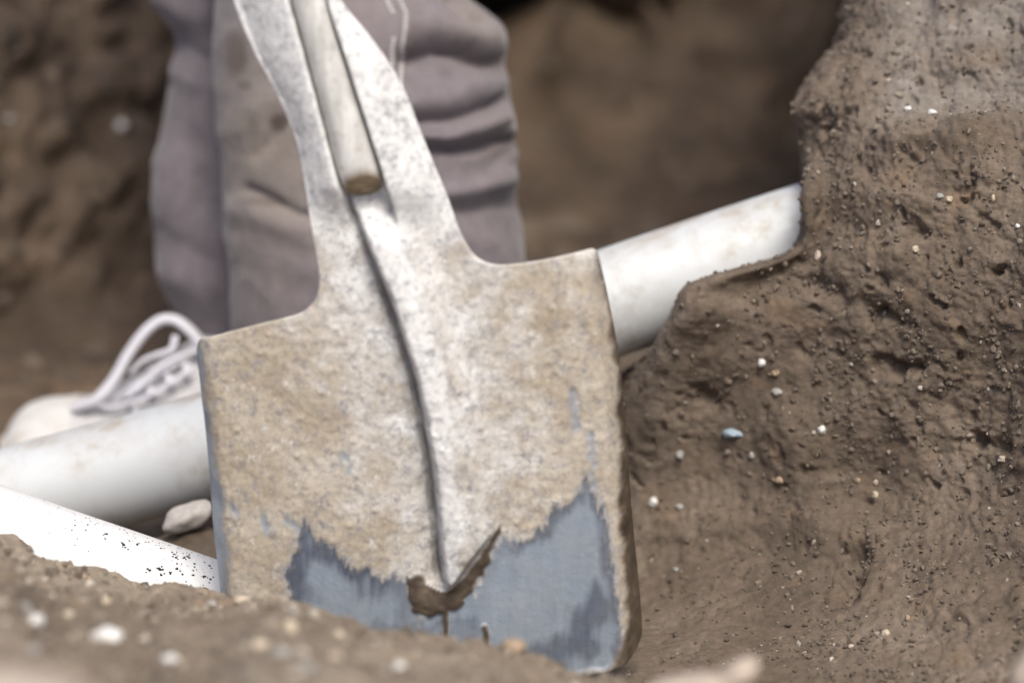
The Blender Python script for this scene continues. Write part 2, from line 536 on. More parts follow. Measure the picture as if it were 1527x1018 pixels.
# floor --------------------------------------------------------------
gx = np.linspace(-1.7, 1.2, 300)
gy = np.linspace(-0.6, 3.3, 380)
GX, GY = np.meshgrid(gx, gy)
P = np.stack([GX, GY, np.full_like(GX, -0.012)], -1)
sp0 = at(285, 790, 1.97)
bump0 = 0.045 * np.exp(-((GX - sp0[0]) / .07) ** 2 - ((GY - sp0[1]) / .045) ** 2)
P[..., 2] += bump0
floor, FQ = soil_patch('trench_floor', P[::-1], (0.010, 0.005, 0.001), 23, MAT_BANK)

# left end wall and the ground outside --------------------------------
rows = []
for z, x in ((-0.1, -1.25), (0.1, -1.32), (0.4, -1.4), (FAR, -1.5), (FAR, -1.9)):
    rows.append([Wp(x + .06 * math.sin(3 * y), y, z) for y in (-1.0, 0.0, .7, 1.4, 2.1, 2.7, 3.3, 4.2)])
P = net(rows, [14, 20, 16, 10], [20] * 7)
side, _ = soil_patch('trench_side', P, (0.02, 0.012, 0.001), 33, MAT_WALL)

V, F = [], []
ring = [(-1.75, -.9), (1.65, -.9), (1.65, 4.1), (-1.75, 4.1)]
outer = [(-60, -60), (60, -60), (60, 80), (-60, 80)]
V = [(x, y, FAR - .012) for x, y in ring] + [(x, y, FAR - .012) for x, y in outer]
F = [(i, 4 + i, 4 + (i + 1) % 4, (i + 1) % 4) for i in range(4)]
me = poly_mesh('ground', V, F, False)
tag(link('ground', me, MAT_BANK), kind='structure')

# foreground mound ------------------------------------------------------
mc = [-1400, -600, -250, 0, 45, 85, 130, 175, 215, 250, 290, 320, 375, 430, 490, 550, 650, 730, 780, 860, 940, 1050, 1200, 1400, 1700, 2300]
crest = [500, 650, 735, 800, 826, 846, 852, 862, 882, 876, 884, 893, 896, 905, 924, 940, 962, 976, 982, 1012, 1026, 1040, 1055, 1085, 1120, 1180]
cd = [1.9, 1.84, 1.80, 1.785, 1.78, 1.775, 1.775, 1.775, 1.775, 1.77, 1.765, 1.755, 1.70, 1.66, 1.64, 1.63, 1.62, 1.62, 1.62, 1.61, 1.6, 1.58, 1.56, 1.52, 1.45, 1.40]
rows = [
    [at(c, p + 120, d + .06) for c, p, d in zip(mc, crest, cd)],
    [at(c, p + 30, d + .022) for c, p, d in zip(mc, crest, cd)],
    [at(c, p + 1, d) for c, p, d in zip(mc, crest, cd)],
    [at(c, p + 22, d - .07) for c, p, d in zip(mc, crest, cd)],
    [at(c, p + 75, d - .22) for c, p, d in zip(mc, crest, cd)],
    [at(c, p + 190, d - .40) for c, p, d in zip(mc, crest, cd)],
    [at(c, 1330 + p * .25, 1.06) for c, p, d in zip(mc, crest, cd)],
    [Wp(x, .75, .3) for x in np.linspace(-1.2, .9, 26)],
    [Wp(x, .2, .42) for x in np.linspace(-1.4, 1.1, 26)],
    [Wp(x, -.3, FAR) for x in np.linspace(-1.6, 1.5, 26)],
    [Wp(x, -1.1, FAR) for x in np.linspace(-1.8, 1.7, 26)],
]
for k_, r_ in enumerate(rows): r_.append(Wp(r_[-1][0] + .3, r_[-1][1], -.08 if k_ < 9 else FAR - .02)); r_.insert(0, Wp(r_[0][0] - .3, r_[0][1], -.08 if k_ < 9 else FAR - .02))
P = net(rows, [10, 22, 30, 44, 46, 26, 14, 10, 8, 6], [10, 8, 12, 26] + [16] * 20 + [14, 12, 10])
P = P[:, :, :]
mound, MQ = soil_patch('soil_mound', P, (0.004, 0.0032, 0.0008, 0.003), 43, MAT_MOUND)

def bvh_of(*objs):
    V, F, k = [], [], 0
    for o in objs:
        me = o.data
        n = len(me.vertices)
        co = np.empty(n * 3, np.float32); me.vertices.foreach_get('co', co)
        fi = np.empty(len(me.loops), np.int32); me.loops.foreach_get('vertex_index', fi)
        V.append(co.reshape(-1, 3)); F.append(fi.reshape(-1, 4) + k); k += n
    return BVHTree.FromPolygons(np.concatenate(V).tolist(), np.concatenate(F).tolist())

soil_bvh = bvh_of(bank, mound)
wall_bvh = bvh_of(wall, floor)

def hit(tree, px, py):
    loc, nor, i, dist = tree.ray_cast(Vector(CAM), ray(px, py).normalized())
    if loc is not None and nor.dot(ray(px, py)) > 0:
        nor = -nor
    return loc, nor

# loose crumbs and grit, joined: nobody could count them -----------------
bm = bmesh.new(); bmesh.ops.create_icosphere(bm, subdivisions=1, radius=1)
ICO_V = np.array([v.co[:] for v in bm.verts]); ICO_F = np.array([[v.index for v in f.verts] for f in bm.faces]); bm.free()

def crumbs(name, Q, count, rmin, rmax, mat, seed, mask=None, power=3.0):
    r = np.random.default_rng(seed)
    n, m = Q.shape[:2]
    area = np.linalg.norm(np.cross(Q[1:, :-1] - Q[:-1, :-1], Q[:-1, 1:] - Q[:-1, :-1]), axis=-1)
    ctr = (Q[:-1, :-1] + Q[1:, 1:]) / 2
    dd = ctr[..., 1] * CP - (ctr[..., 2] - CAM[2]) * SP
    px = ctr[..., 0] / dd / FR * W + 763.5
    py = 509 - ((ctr[..., 1] * SP + (ctr[..., 2] - CAM[2]) * CP) / dd) / FR * W
    wgt = area * (px > -250) * (px < 1800) * (py > -200) * (py < 1250) * (0.35 + np.clip(noise(ctr / 0.04, seed), 0, 1) * 2)
    if mask is not None: wgt = wgt * mask(px, py)
    wgt = (wgt / wgt.sum()).ravel()
    idx = r.choice(len(wgt), count, p=wgt)
    N = normals(Q)[:-1, :-1].reshape(-1, 3)[idx]
    c = ctr.reshape(-1, 3)[idx]
    s = rmin + (rmax - rmin) * r.random(count) ** power
    V = ICO_V[None] * (1 + 0.9 * (r.random((count, 12, 1)) - .5)) * (0.7 + .6 * r.random((count, 1, 3))) * s[:, None, None]
    a = r.random(count) * 6.28
    ca, sa = np.cos(a), np.sin(a)
    x = V[..., 0] * ca[:, None] - V[..., 1] * sa[:, None]; y = V[..., 0] * sa[:, None] + V[..., 1] * ca[:, None]
    V = np.stack([x, y, V[..., 2]], -1) + (c + N * (s * 0.25)[:, None])[:, None]
    F = ICO_F[None] + (np.arange(count) * 12)[:, None, None]
    tone = np.repeat(r.random(count), 12)
    me = np_mesh(name, V.reshape(-1, 3), F.reshape(-1, 3), {'tone': tone}, smooth=False)
    o = link(name, me, mat)
    return tag(o, kind='stuff')

def crumb_mat(name, stops):
    m = Mat(name)
    col = m.ramp(m.attr('tone'), stops)
    col = m.mix(0.5, col, m.ramp(m.tex(300, 3, off=4), [(0.3, (.6, .6, .6)), (0.7, (1.3, 1.3, 1.3))]), 'MULTIPLY')
    m.put('Base Color', col)
    m.put('Roughness', 0.8)
    m.put('Normal', m.bump(m.tex(900, 4, 0.7), 0.6, 0.0006))
    return m.m

CM1 = crumb_mat('crumbs', [(0, (.09, .068, .05)), (0.4, (.135, .105, .08)), (0.85, (.18, .145, .112)), (0.97, (.25, .205, .16)), (0.992, (.42, .38, .33))])
crumbs('soil_crumbs', BQ, 34000, 0.0003, 0.0021, CM1, 5, mask=lambda x, y: np.where((y < 210) & (x > 1290), .25, 1.0) * (.35 + .65 * sstep(1050, 1300, x)), power=5)
CM2 = crumb_mat('crumbs_light', [(0, (.10, .08, .06)), (0.4, (.22, .18, .14)), (0.9, (.33, .28, .22)), (0.985, (.5, .45, .38))])
crumbs('dry_grit', BQ, 5000, 0.0003, 0.0020, CM2, 9, mask=lambda x, y: np.where((y < 230) & (x > 1290), 1.0, .04), power=4)
crumbs('mound_crumbs', MQ, 8000, 0.0005, 0.0034, CM2, 6, power=5)
crumbs('floor_crumbs', WQ, 1000, 0.002, 0.012, crumb_mat('crumbs_dark', [(0, (.06, .045, .033)), (0.5, (.11, .084, .064)), (1, (.2, .155, .12))]), 8, power=3)

# ------------------------------------------------------------------ PVC pipes
def pvc_mat(name, dirt, tint):
    m = Mat(name)
    n1 = m.tex(22, 6, 0.65, off=2)
    n2 = m.tex(90, 6, 0.7, off=6)
    d = m.math('MULTIPLY', m.mapr(n1, 0.46, 0.7, 0, dirt), m.mapr(n2, 0.35, 0.65))
    d2 = m.math('MULTIPLY', m.attr('dirt'), m.mapr(n2, 0.3, 0.6, 0.25, 1))
    d = m.math('MAXIMUM', d, d2)
    m.put('Base Color', m.mix(d, tint, (0.33, 0.26, 0.18, 1)))
    m.put('Roughness', m.mapr(n2, 0.3, 0.7, 0.42, 0.62))
    m.b.inputs['IOR'].default_value = 1.53
    m.put('Normal', m.bump(n2, 0.15, 0.0005))
    return m.m

MAT_PIPE = pvc_mat('pvc_main', 0.8, (0.57, 0.59, 0.60, 1))
MAT_PIPE2 = pvc_mat('pvc_small', 0.08, (0.70, 0.70, 0.70, 1))

def pipe_object(name, pts, r, mat, wall_t=0.003, dirt_top=0.0, n=90):
    path = catmull(np.array(pts, float), [n // (len(pts) - 1)] * (len(pts) - 1))
    Vo, F = tube(path, r, 64)
    Vi, _ = tube(path, r - wall_t, 64)
    k, s = Vo.shape[:2]
    nz = normals(Vo, True)[..., 2]
    if (nz * (Vo - path[:, None])[..., 2]).mean() < 0: nz = -nz
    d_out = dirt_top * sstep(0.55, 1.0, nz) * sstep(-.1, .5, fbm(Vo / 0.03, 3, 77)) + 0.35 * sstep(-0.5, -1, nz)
    V = np.concatenate([Vo.reshape(-1, 3), Vi.reshape(-1, 3)])
    Fi = F[:, ::-1] + k * s
    i = np.arange(s); j = (i + 1) % s
    e0 = np.stack([j, i, i + k * s, j + k * s], 1)
    b = (k - 1) * s
    e1 = np.stack([i + b, j + b, j + b + k * s, i + b + k * s], 1)
    F = np.concatenate([F, Fi, e0, e1])
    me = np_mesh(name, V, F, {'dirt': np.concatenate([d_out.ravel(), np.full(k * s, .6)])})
    o = link(name, me, mat)
    mod = o.modifiers.new('edge', 'EDGE_SPLIT'); mod.split_angle = math.radians(50)
    return o

main_pipe = pipe_object('drain_pipe', [at(-900, 960, 2.07), at(-350, 853, 2.03), at(0, 752, 2.02), at(300, 668, 2.02), at(620, 556, 2.02), at(930, 445, 2.02), at(1240, 342, 2.03), at(1500, 260, 2.06)], 0.0385, MAT_PIPE, dirt_top=0.75)
tag(main_pipe, 'large white plastic pipe running behind the shovel and into the soil bank', 'pipe')
small_pipe = pipe_object('drain_pipe', [at(-1500, 285, 1.88), at(-900, 493, 1.865), at(-400, 665, 1.86), at(-28, 803, 1.86), at(290, 913, 1.86), at(620, 1030, 1.88)], 0.0375, MAT_PIPE2, dirt_top=0.0)
tag(small_pipe, 'white plastic pipe with black specks, half covered by the soil heap at lower left', 'pipe')

# black specks stuck on the near pipe: real flakes
sp_bvh = BVHTree.FromPolygons([v.co[:] for v in small_pipe.data.vertices], [p.vertices[:] for p in small_pipe.data.polygons])
V, F = [], []
def flake(px, py, rpx, seed):
    loc, nor, i, dist = sp_bvh.ray_cast(Vector(CAM), ray(px, py).normalized())
    if loc is None: return
    if nor.dot(ray(px, py)) > 0: nor = -nor
    r_ = random.Random(seed)
    a = nor.orthogonal().normalized(); b = nor.cross(a)
    r = rpx * 0.438e-3
    k = len(V); n = 7
    V.append(tuple(loc + nor * 0.0006 * min(1, rpx / 2)))
    for q in range(n):
        t = 6.283 * q / n + r_.random() * .5
        rr = r * (0.55 + .75 * r_.random())
        V.append(tuple(loc + a * math.cos(t) * rr + b * math.sin(t) * rr + nor * 0.00004))
    for q in range(n): F.append((k, k + 1 + q, k + 1 + (q + 1) % n))
rf = random.Random(4)
big = [(184, 812, 3.4), (187, 816, 2.6), (193, 806, 2.2), (217, 808, 2), (222, 808, 2), (205, 812, 2.6), (240, 817, 2), (260, 826, 3.3), (262, 831, 2.8), (275, 831, 3), (279, 829, 3), (282, 831, 3), (290, 840, 2.4), (290, 845, 2.2), (264, 840, 2), (271, 840, 1.6), (264, 848, 3.2), (220, 848, 2.6), (223, 850, 2.8), (218, 853, 1.8), (238, 848, 3.2), (243, 849, 2.6), (240, 857, 3), (254, 855, 2.8), (272, 856, 2), (288, 857, 2.4), (288, 850, 2), (305, 859, 2.8), (314, 863, 3), (307, 877, 2.8), (312, 868, 1.6), (303, 872, 1.5), (112, 783, 2), (107, 790, 1.6), (128, 790, 2), (131, 782, 1.8), (159, 796, 2.6), (157, 803, 2.2), (185, 790, 1.8), (128, 772, 1.6), (312, 843, 2.6), (305, 838, 2)]
for i, (x, y, r) in enumerate(big):
    flake(x, y, r * .9, i)
    if r > 2.5:
        for q in range(2): flake(x + rf.uniform(-5, 5), y + rf.uniform(-4, 4), r * .55, 900 + i * 3 + q)
for i in range(330):
    x = 318 * rf.random() ** 0.55
    top = 722 + x * .346
    y = top + 2 + (rf.random() ** 1.7) * (150 if x > 150 else 60)
    if rf.random() < 0.35: y = top + 1 + rf.random() * 10
    flake(x, y, 0.45 + 0.9 * rf.random() ** 3, 300 + i)
me = poly_mesh('specks', V, F, False)
m = Mat('tar_specks'); m.put('Base Color', (0.012, 0.012, 0.013, 1)); m.put('Roughness', .7)
tag(link('specks', me, m.m, small_pipe), kind='stuff')

# ------------------------------------------------------------------ shovel
sh = empty('shovel', at(660, 1060, 1.775))
tag(sh, 'square mouthed shovel with dried mud on its blade and bare blue steel below', 'shovel')
a0, a1, a2 = at(300, 1018, 1.788), at(900, 1018, 1.778), at(500, 0, 1.69)
sn = np.cross(a1 - a0, a2 - a0); sn /= np.linalg.norm(sn)
if np.dot(sn, CAM - a0) < 0: sn = -sn

def sp(px, py, h=0.0):
    x = (np.asarray(px, float) - 763.5) / W * FR
    y = -(np.asarray(py, float) - 509) / W * FR
    D = np.stack([x + 0 * y, CP + y * SP + 0 * x, -SP + y * CP + 0 * x], -1)
    t = np.dot(a0 - CAM, sn) / (D @ sn)
    return CAM + D * t[..., None] + sn * np.asarray(h)[..., None]

outL = [(300, -260), (318, -170), (330, -80), (345, 0), (375, 75), (415, 150), (438, 203), (451, 260), (462, 330), (472, 385), (476, 415), (474, 437), (465, 454), (448, 468), (420, 477), (370, 490), (312, 507), (294, 514), (287, 524), (287, 545), (293, 600), (300, 660), (306, 730), (311, 800), (319, 870), (328, 960), (342, 1100), (350, 1112), (362, 1114)]
outR = [(420, -260), (440, -170), (470, -80), (507, 0), (545, 48), (585, 103), (607, 145), (622, 185), (640, 230), (665, 290), (683, 340), (697, 368), (711, 385), (728, 394), (750, 397), (800, 392), (850, 383), (876, 378), (886, 379), (892, 387), (897, 410), (905, 450), (916, 505), (925, 560), (931, 620), (936, 690), (941, 760), (947, 830), (954, 900), (958, 955), (955, 972), (945, 985), (925, 1000), (880, 1010)]
poly = outL + outR[::-1]
# smooth the outline a little
def dens(pts, k=6):
    q = catmull(np.array([(x, y, 0) for x, y in pts], float), [k] * (len(pts) - 1))
    return [(a, b) for a, b, _ in q]
polyd = dens(outL) + dens(outR)[::-1]
step = 2.6
xs = np.arange(270, 975, step); ys = np.arange(-262, 1120, step)
GX, GY = np.meshgrid(xs, ys)
cx, cy = GX[:-1, :-1] + step / 2, GY[:-1, :-1] + step / 2
keep = inside(cx, cy, polyd)
# snap rim vertices onto the outline
used = np.zeros(GX.shape, bool); cnt = np.zeros(GX.shape, int)
for dy in (0, 1):
    for dx in (0, 1):
        cnt[dy:dy + keep.shape[0], dx:dx + keep.shape[1]] += keep
rim = (cnt > 0) & (cnt < 4)
A = np.array(polyd); B = np.roll(A, -1, 0)
rx, ry = GX[rim], GY[rim]
bd = np.full(rx.shape, 1e9); bx, by = rx.copy(), ry.copy()
for (x0, y0), (x1, y1) in zip(A, B):
    dx, dy = x1 - x0, y1 - y0
    t = np.clip(((rx - x0) * dx + (ry - y0) * dy) / (dx * dx + dy * dy + 1e-9), 0, 1)
    qx, qy = x0 + t * dx, y0 + t * dy
    dd = np.hypot(rx - qx, ry - qy)
    m_ = dd < bd
    bd = np.where(m_, dd, bd); bx = np.where(m_, qx, bx); by = np.where(m_, qy, by)
ok = bd < 6
X, Y = GX.copy(), GY.copy()
xr, yr = X[rim], Y[rim]; xr[ok] = bx[ok]; yr[ok] = by[ok]; X[rim] = xr; Y[rim] = yr
nx = noise(np.stack([X / 40, Y / 40, 0 * X], -1), 5); ny = noise(np.stack([X / 14, Y / 14, 0 * X], -1), 6)

Lx = np.interp(Y, [p[1] for p in outL if p[1] > 520], [p[0] for p in outL if p[1] > 520])
Rx = np.interp(Y, [p[1] for p in outR if p[0] > 885 and p[1] < 960], [p[0] for p in outR if p[0] > 885 and p[1] < 960])
eL = np.where(Y > 470, X - Lx, 100); eR = np.where(Y > 300, Rx - X, 100)
on_blade = sstep(380, 470, Y)
cxb = (Lx + Rx) / 2
s_ = (X - cxb) / ((Rx - Lx) / 2)
h = -0.009 * s_ ** 2
h += -0.012 * np.clip(1 - eL / 30, 0, 1) ** 2 - 0.020 * np.clip(1 - eR / 34, 0, 1) ** 1.7 * (.2 + .8 * sstep(385, 450, Y))
# raised rib with a sharp crease on its left flank
Cx = np.interp(Y, [-260, 0, 130, 215, 300, 450, 570, 700, 860, 882], [400, 442, 452, 482, 517, 580, 618, 641, 655, 664])
Rr = np.interp(Y, [200, 300, 400, 520, 620, 740, 782, 890], [575, 625, 672, 708, 732, 752, 758, 770])
t = (X - Cx) / np.maximum(Rr - Cx, 3)
wob = 1.0 * ny + 1.6 * nx
rise = sstep(-1, 17, X - Cx + wob)
fall = 1 - sstep(0.30, 1.0, t)
cutd = ((X - 668) * 102 + (Y - 884) * 82) / np.hypot(82, 102)     # past the V edge at the rib's tip where positive
CUT = np.where(Y > 560, sstep(3, -9, cutd + 3 * nx), 1.0)
amp = np.interp(Y, [230, 330, 600, 780, 862, 880], [0.010, 0.016, 0.016, 0.014, 0.011, 0.010])
rib = amp * rise * fall * (t > -0.5)
rib *= (X - Cx > -6) * CUT
low = sstep(285, 370, Y)
rib *= (Y < 884)
groove = -0.0055 * np.exp(-((X - Cx + 2 + wob) / 5.5) ** 2) * (Y < 868) * sstep(270, 320, Y) - 0.003 * np.exp(-((X - Cx + 10 + wob) / 16) ** 2) * (Y < 868) * sstep(270, 320, Y)
h += rib * low + groove * sstep(886, 850, Y)
# socket straps either side of the shaft
sxc = 461 + (541 - 461) * Y / 270
sd_ = np.abs(X - sxc) - np.interp(Y, [-260, 0, 270], [26, 21, 28])
Lt = np.interp(Y, [p[1] for p in outL[:10]], [p[0] for p in outL[:10]]); Rt = np.interp(Y, [p[1] for p in outR[:10]], [p[0] for p in outR[:10]])
left = X < sxc
wid = np.where(left, (sxc - 30) - Lt, Rt - (sxc + 30)); wid = np.maximum(wid, 18)
q = np.clip(sd_ / wid, 0, 1)
strap = np.where(sd_ < 0, -0.011, -0.011 + 0.024 * sstep(3.5, 9, sd_ + wob * .5)) - 0.014 * q ** 1.7 * (sd_ > 0)
h += strap * (1 - sstep(270, 350, Y))
h += -0.006 * low * (1 - sstep(400, 470, Y)) * 0

# where mud sticks and where the steel is rubbed bare
streak = noise(np.stack([X / 8, Y / 60, 0 * X], -1), 8) * 9 + noise(np.stack([X / 3, Y / 30, 0 * X], -1), 28) * 4 + noise(np.stack([X / 18, Y / 60, 0 * X], -1), 9) * 10
Ys = Y + streak
metal_poly = [(300, 1300), (418, 1300), (421, 905), (434, 888), (422, 866), (440, 820), (452, 778), (463, 800), (482, 812), (500, 822), (520, 842), (545, 850), (575, 862), (600, 858), (608, 862), (612, 905), (630, 918), (648, 905), (668, 892), (700, 884), (716, 858), (748, 800), (775, 806), (810, 790), (824, 762), (860, 746), (872, 712), (884, 735), (900, 762), (912, 830), (922, 900), (930, 990), (930, 1300)]
Xs = X + 4 * ny
dm, _ = seg_dist(Xs, Ys, metal_poly[1:-1])
ins = inside(Xs, Ys, metal_poly)
sdm = np.where(ins, dm, -dm)
wl = np.interp(Y, [500, 540, 640, 740, 830, 900, 1100], [4, 7, 9, 19, 24, 10, 5]) + 7 * nx
sdm = np.maximum(sdm, np.where(Y > 510, wl - eL, -99))
for (x0, y0, x1, y1, w) in [(515, 680, 520, 705, 5), (855, 590, 858, 640, 4), (880, 655, 886, 740, 4), (390, 775, 396, 790, 7), (432, 780, 455, 800, 6), (345, 760, 350, 772, 4)]:
    dd, _ = seg_dist(X + 3 * ny, Y, [(x0, y0), (x1, y1)])
    sdm = np.maximum(sdm, w - dd + 4 * nx + 7 * noise(np.stack([X / 4, Y / 16, 0 * X], -1), 19) - 2)
metal = sstep(-9.0, 8.0, sdm + 8 * noise(np.stack([X / 3.5, Y / 14, 0 * X], -1), 18)) * (.9 + .1 * nx)
# wet brown mud round the tip of the rib, its drips and the right rim
dw, dpos = seg_dist(X + 5 * nx, Y + 4 * ny, [(748, 782), (722, 835), (700, 868), (672, 893), (640, 900), (622, 868)])
wet = np.maximum(sstep(0, 6, np.interp(dpos, [0, .2, .6, 1], [5, 11, 17, 16]) - dw - 4 * ny), inside(X + 5 * ny, Y + 5 * nx, [(608, 856), (662, 880), (702, 876), (692, 898), (645, 918), (614, 908)])) * (1 - (rib * low > 0.003))
for pts in ([(664, 900), (665, 945)], [(723, 935), (727, 968)]):
    dd, _ = seg_dist(X + 2 * ny, Y, pts)
    wet = np.maximum(wet, sstep(6, 3, dd))
rimw = np.interp(Y, [380, 480, 560, 700, 850, 960], [2, 5, 9, 17, 20, 26])
rimw = rimw + 7 * noise(np.stack([X / 60, Y / 26, 0 * X], -1), 13) + 2.5 * noise(np.stack([X / 9, Y / 6, 0 * X], -1), 14)
wet = np.maximum(wet, sstep(-4, 8, rimw - eR) * (Y > 380))
bl, _ = seg_dist(X, Y, [(957, 958), (930, 1003), (860, 1030), (330, 1150)])
wet = np.maximum(wet, sstep(26, 8, bl + 14 * nx) * 0.9)
crease_dirt_shade = np.exp(-((X - Cx - 1 + wob) / 6.5) ** 2) * sstep(285, 330, Y) * (Y < 868) * (.55 + .45 * sstep(-.4, .3, nx))  # dirt in the rib's crease, plus painted shade for its left-facing slope

metal = metal * (1 - wet)
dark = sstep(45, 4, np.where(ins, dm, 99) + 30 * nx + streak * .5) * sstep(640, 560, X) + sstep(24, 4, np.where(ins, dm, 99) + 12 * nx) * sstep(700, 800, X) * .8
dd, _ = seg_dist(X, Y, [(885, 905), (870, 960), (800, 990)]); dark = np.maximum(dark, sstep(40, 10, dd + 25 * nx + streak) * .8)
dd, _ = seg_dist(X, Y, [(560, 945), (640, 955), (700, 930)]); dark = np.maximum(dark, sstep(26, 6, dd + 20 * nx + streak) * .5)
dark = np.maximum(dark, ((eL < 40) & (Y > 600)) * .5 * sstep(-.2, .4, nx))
# how pale the dry mud is: chalky along the neck and the rib
cen = np.exp(-((X - (Cx + 30)) / np.interp(Y, [0, 400, 560, 880], [300, 190, 175, 90])) ** 2)
pale = np.clip(cen * np.interp(Y, [300, 500, 880], [1.0, 0.85, 0.85]) + 0.32 * fbm(np.stack([X / 55, Y / 55, 0 * X], -1), 3, 21), 0, 1)
dd, _ = seg_dist(X, Y, [(640, 300), (665, 480), (680, 640), (680, 850)])
rw = np.interp(Y, [270, 450, 650, 880], [62, 62, 52, 40])
pale = np.maximum(pale * .93, .97 * sstep(470, 300, Y))
pale = np.clip(np.maximum(pale, sstep(-2, 6, X - Cx) * sstep(12, -12, X - Cx - rw + 12 * nx) * (CUT > .5) * (Y > 270)), 0, 1)
pale = np.where(Y < 330, np.maximum(pale, .8), pale)
# crust relief
crust = fbm(np.stack([X / 16, Y / 16, 0 * X], -1), 3, 31); crust2 = fbm(np.stack([X / 6.5, Y / 6.5, 0 * X], -1), 2, 35)
h += (1 - metal) * (0.0010 + 0.00034 * crust + 0.00020 * crust2) * on_blade + (1 - on_blade) * (0.00016 * crust + .00010 * crust2)
h += wet * (1 - crease_dirt_shade) * (0.0010 + 0.0012 * np.clip(nx + .3, 0, 1))
# small grains stuck in the crust
for k in range(46):
    gx_, gy_ = random.uniform(310, 900), random.uniform(430, 830)
    h += 0.0011 * np.exp(-((X - gx_) ** 2 + (Y - gy_) ** 2) / random.uniform(6, 22)) * (1 - metal)

Pf = sp(X, Y, h)
Pb = sp(X, Y, h * 1.0 - 0.0028 - 0.0012 * (1 - metal))
idx = np.full(GX.shape, -1); use = cnt > 0
nv = use.sum(); idx[use] = np.arange(nv)
q4 = lambda I: np.stack([I[:-1, :-1][keep], I[:-1, 1:][keep], I[1:, 1:][keep], I[1:, :-1][keep]], 1)
Ff = q4(idx); Fb = Ff[:, ::-1] + nv
# rim walls
e = {}
for f in Ff.tolist():
    for a, b in zip(f, f[1:] + f[:1]):
        if (b, a) in e: del e[(b, a)]
        else: e[(a, b)] = 1
Fr = np.array([(b, a, a + nv, b + nv) for a, b in e])
Vv = np.concatenate([Pf[use], Pb[use]])
two = lambda a: np.concatenate([a[use], a[use]])
me = np_mesh('blade', Vv, np.concatenate([Ff, Fb, Fr])[:, ::-1], {'metal': two(metal), 'wet': two(wet), 'dark': two(dark), 'pale': two(pale), 'crevice': two(crease_dirt_shade)})

m = Mat('shovel_steel_and_mud')
n1 = m.tex(60, 6, 0.65); n2 = m.tex(240, 6, 0.7, off=3); n3 = m.tex(25, 4, 0.6, off=7)
tan = m.ramp(n3, [(0.3, (0.36, 0.30, 0.225)), (0.5, (0.45, 0.39, 0.31)), (0.72, (0.55, 0.50, 0.43))])
chalk = m.ramp(n1, [(0.28, (0.38, 0.385, 0.40)), (0.40, (0.58, 0.575, 0.565)), (0.62, (0.74, 0.735, 0.72)), (0.78, (0.66, 0.62, 0.54))])
pf = m.mapr(m.math('ADD', m.attr('pale'), m.mapr(n1, 0.3, 0.7, -0.25, 0.25)), 0.2, 0.9)
chalk = m.mix(m.mapr(m.attr('pale'), .8, 1.0, 0, .55), chalk, (.82, .82, .81, 1))
mud = m.mix(pf, tan, chalk)
mud = m.mix(0.8, mud, m.ramp(n2, [(0.3, (.62, .62, .635)), (0.5, (1, 1, 1)), (0.7, (1.2, 1.2, 1.19))]), 'MULTIPLY')
fl = m.mapr(m.tex(130, 6, 0.85, off=11), 0.52, 0.64, 0, .8)
mud = m.mix(fl, mud, (0.22, 0.22, 0.25, 1))
mud = m.mix(m.mapr(m.tex(110, 5, 0.75, off=31), 0.60, 0.68, 0, .6), mud, (0.78, 0.76, 0.73, 1))
wetc = m.ramp(n1, [(0.35, (0.045, 0.033, 0.024)), (0.55, (0.095, 0.071, 0.05)), (0.75, (0.19, 0.148, 0.105))])
stl = m.tex(60, 5, 0.7, stretch=(3.0, 3.0, 0.12), off=5)
smear = m.mapr(m.tex(50, 6, .75, stretch=(2.2, 2.2, .35), off=14), .60, .78, 0, .4)
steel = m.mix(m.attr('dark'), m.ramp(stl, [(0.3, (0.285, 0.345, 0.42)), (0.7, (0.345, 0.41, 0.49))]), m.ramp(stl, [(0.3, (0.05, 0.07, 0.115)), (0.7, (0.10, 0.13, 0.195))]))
steel = m.mix(smear, steel, (0.27, 0.25, 0.22, 1))
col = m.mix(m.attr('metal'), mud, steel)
col = m.mix(m.attr('wet'), col, wetc)
col = m.mix(m.math('MULTIPLY', m.attr('crevice'), m.mapr(n2, .3, .6, .55, .95)), col, (0.085, 0.078, 0.074, 1))  # crease dirt and painted-in shade darken the blade colour
m.put('Base Color', col)
m.put('Metallic', m.math('MULTIPLY', m.attr('metal'), 0.3))
m.put('Roughness', m.mapr(m.math('ADD', m.attr('metal'), m.math('MULTIPLY', m.attr('wet'), .8)), 0, 1, 0.85, 0.42))
b1 = m.bump(m.tex(190, 8, 0.72, off=2), 0.55, 0.0012)
m.put('Normal', b1)
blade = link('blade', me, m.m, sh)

# shaft: its sawn end lies in the socket, the rest goes up out of the frame to a D grip
def shaft_pt(y, lift):
    return sp(np.array([461 + 80 * y / 270]), np.array([float(y)]), np.array([lift]))[0]
p_end, p_up = shaft_pt(278, 0.0035), shaft_pt(-240, 0.004)
ax = (p_up - p_end) / np.linalg.norm(p_up - p_end)
path = [p_end + ax * s for s in (0, .004, .01, .03, .06, .1, .14, .18, .24, .3, .4, .5, .6)]
path.append(path[-1] + ax * .02)
rad = [0.0112, 0.0118, 0.0118, 0.0114, .0106, .0095, .0090, .0095, .0135, .016, .0165, .0165, .016, .014]
V, F = tube(path, rad, 40)
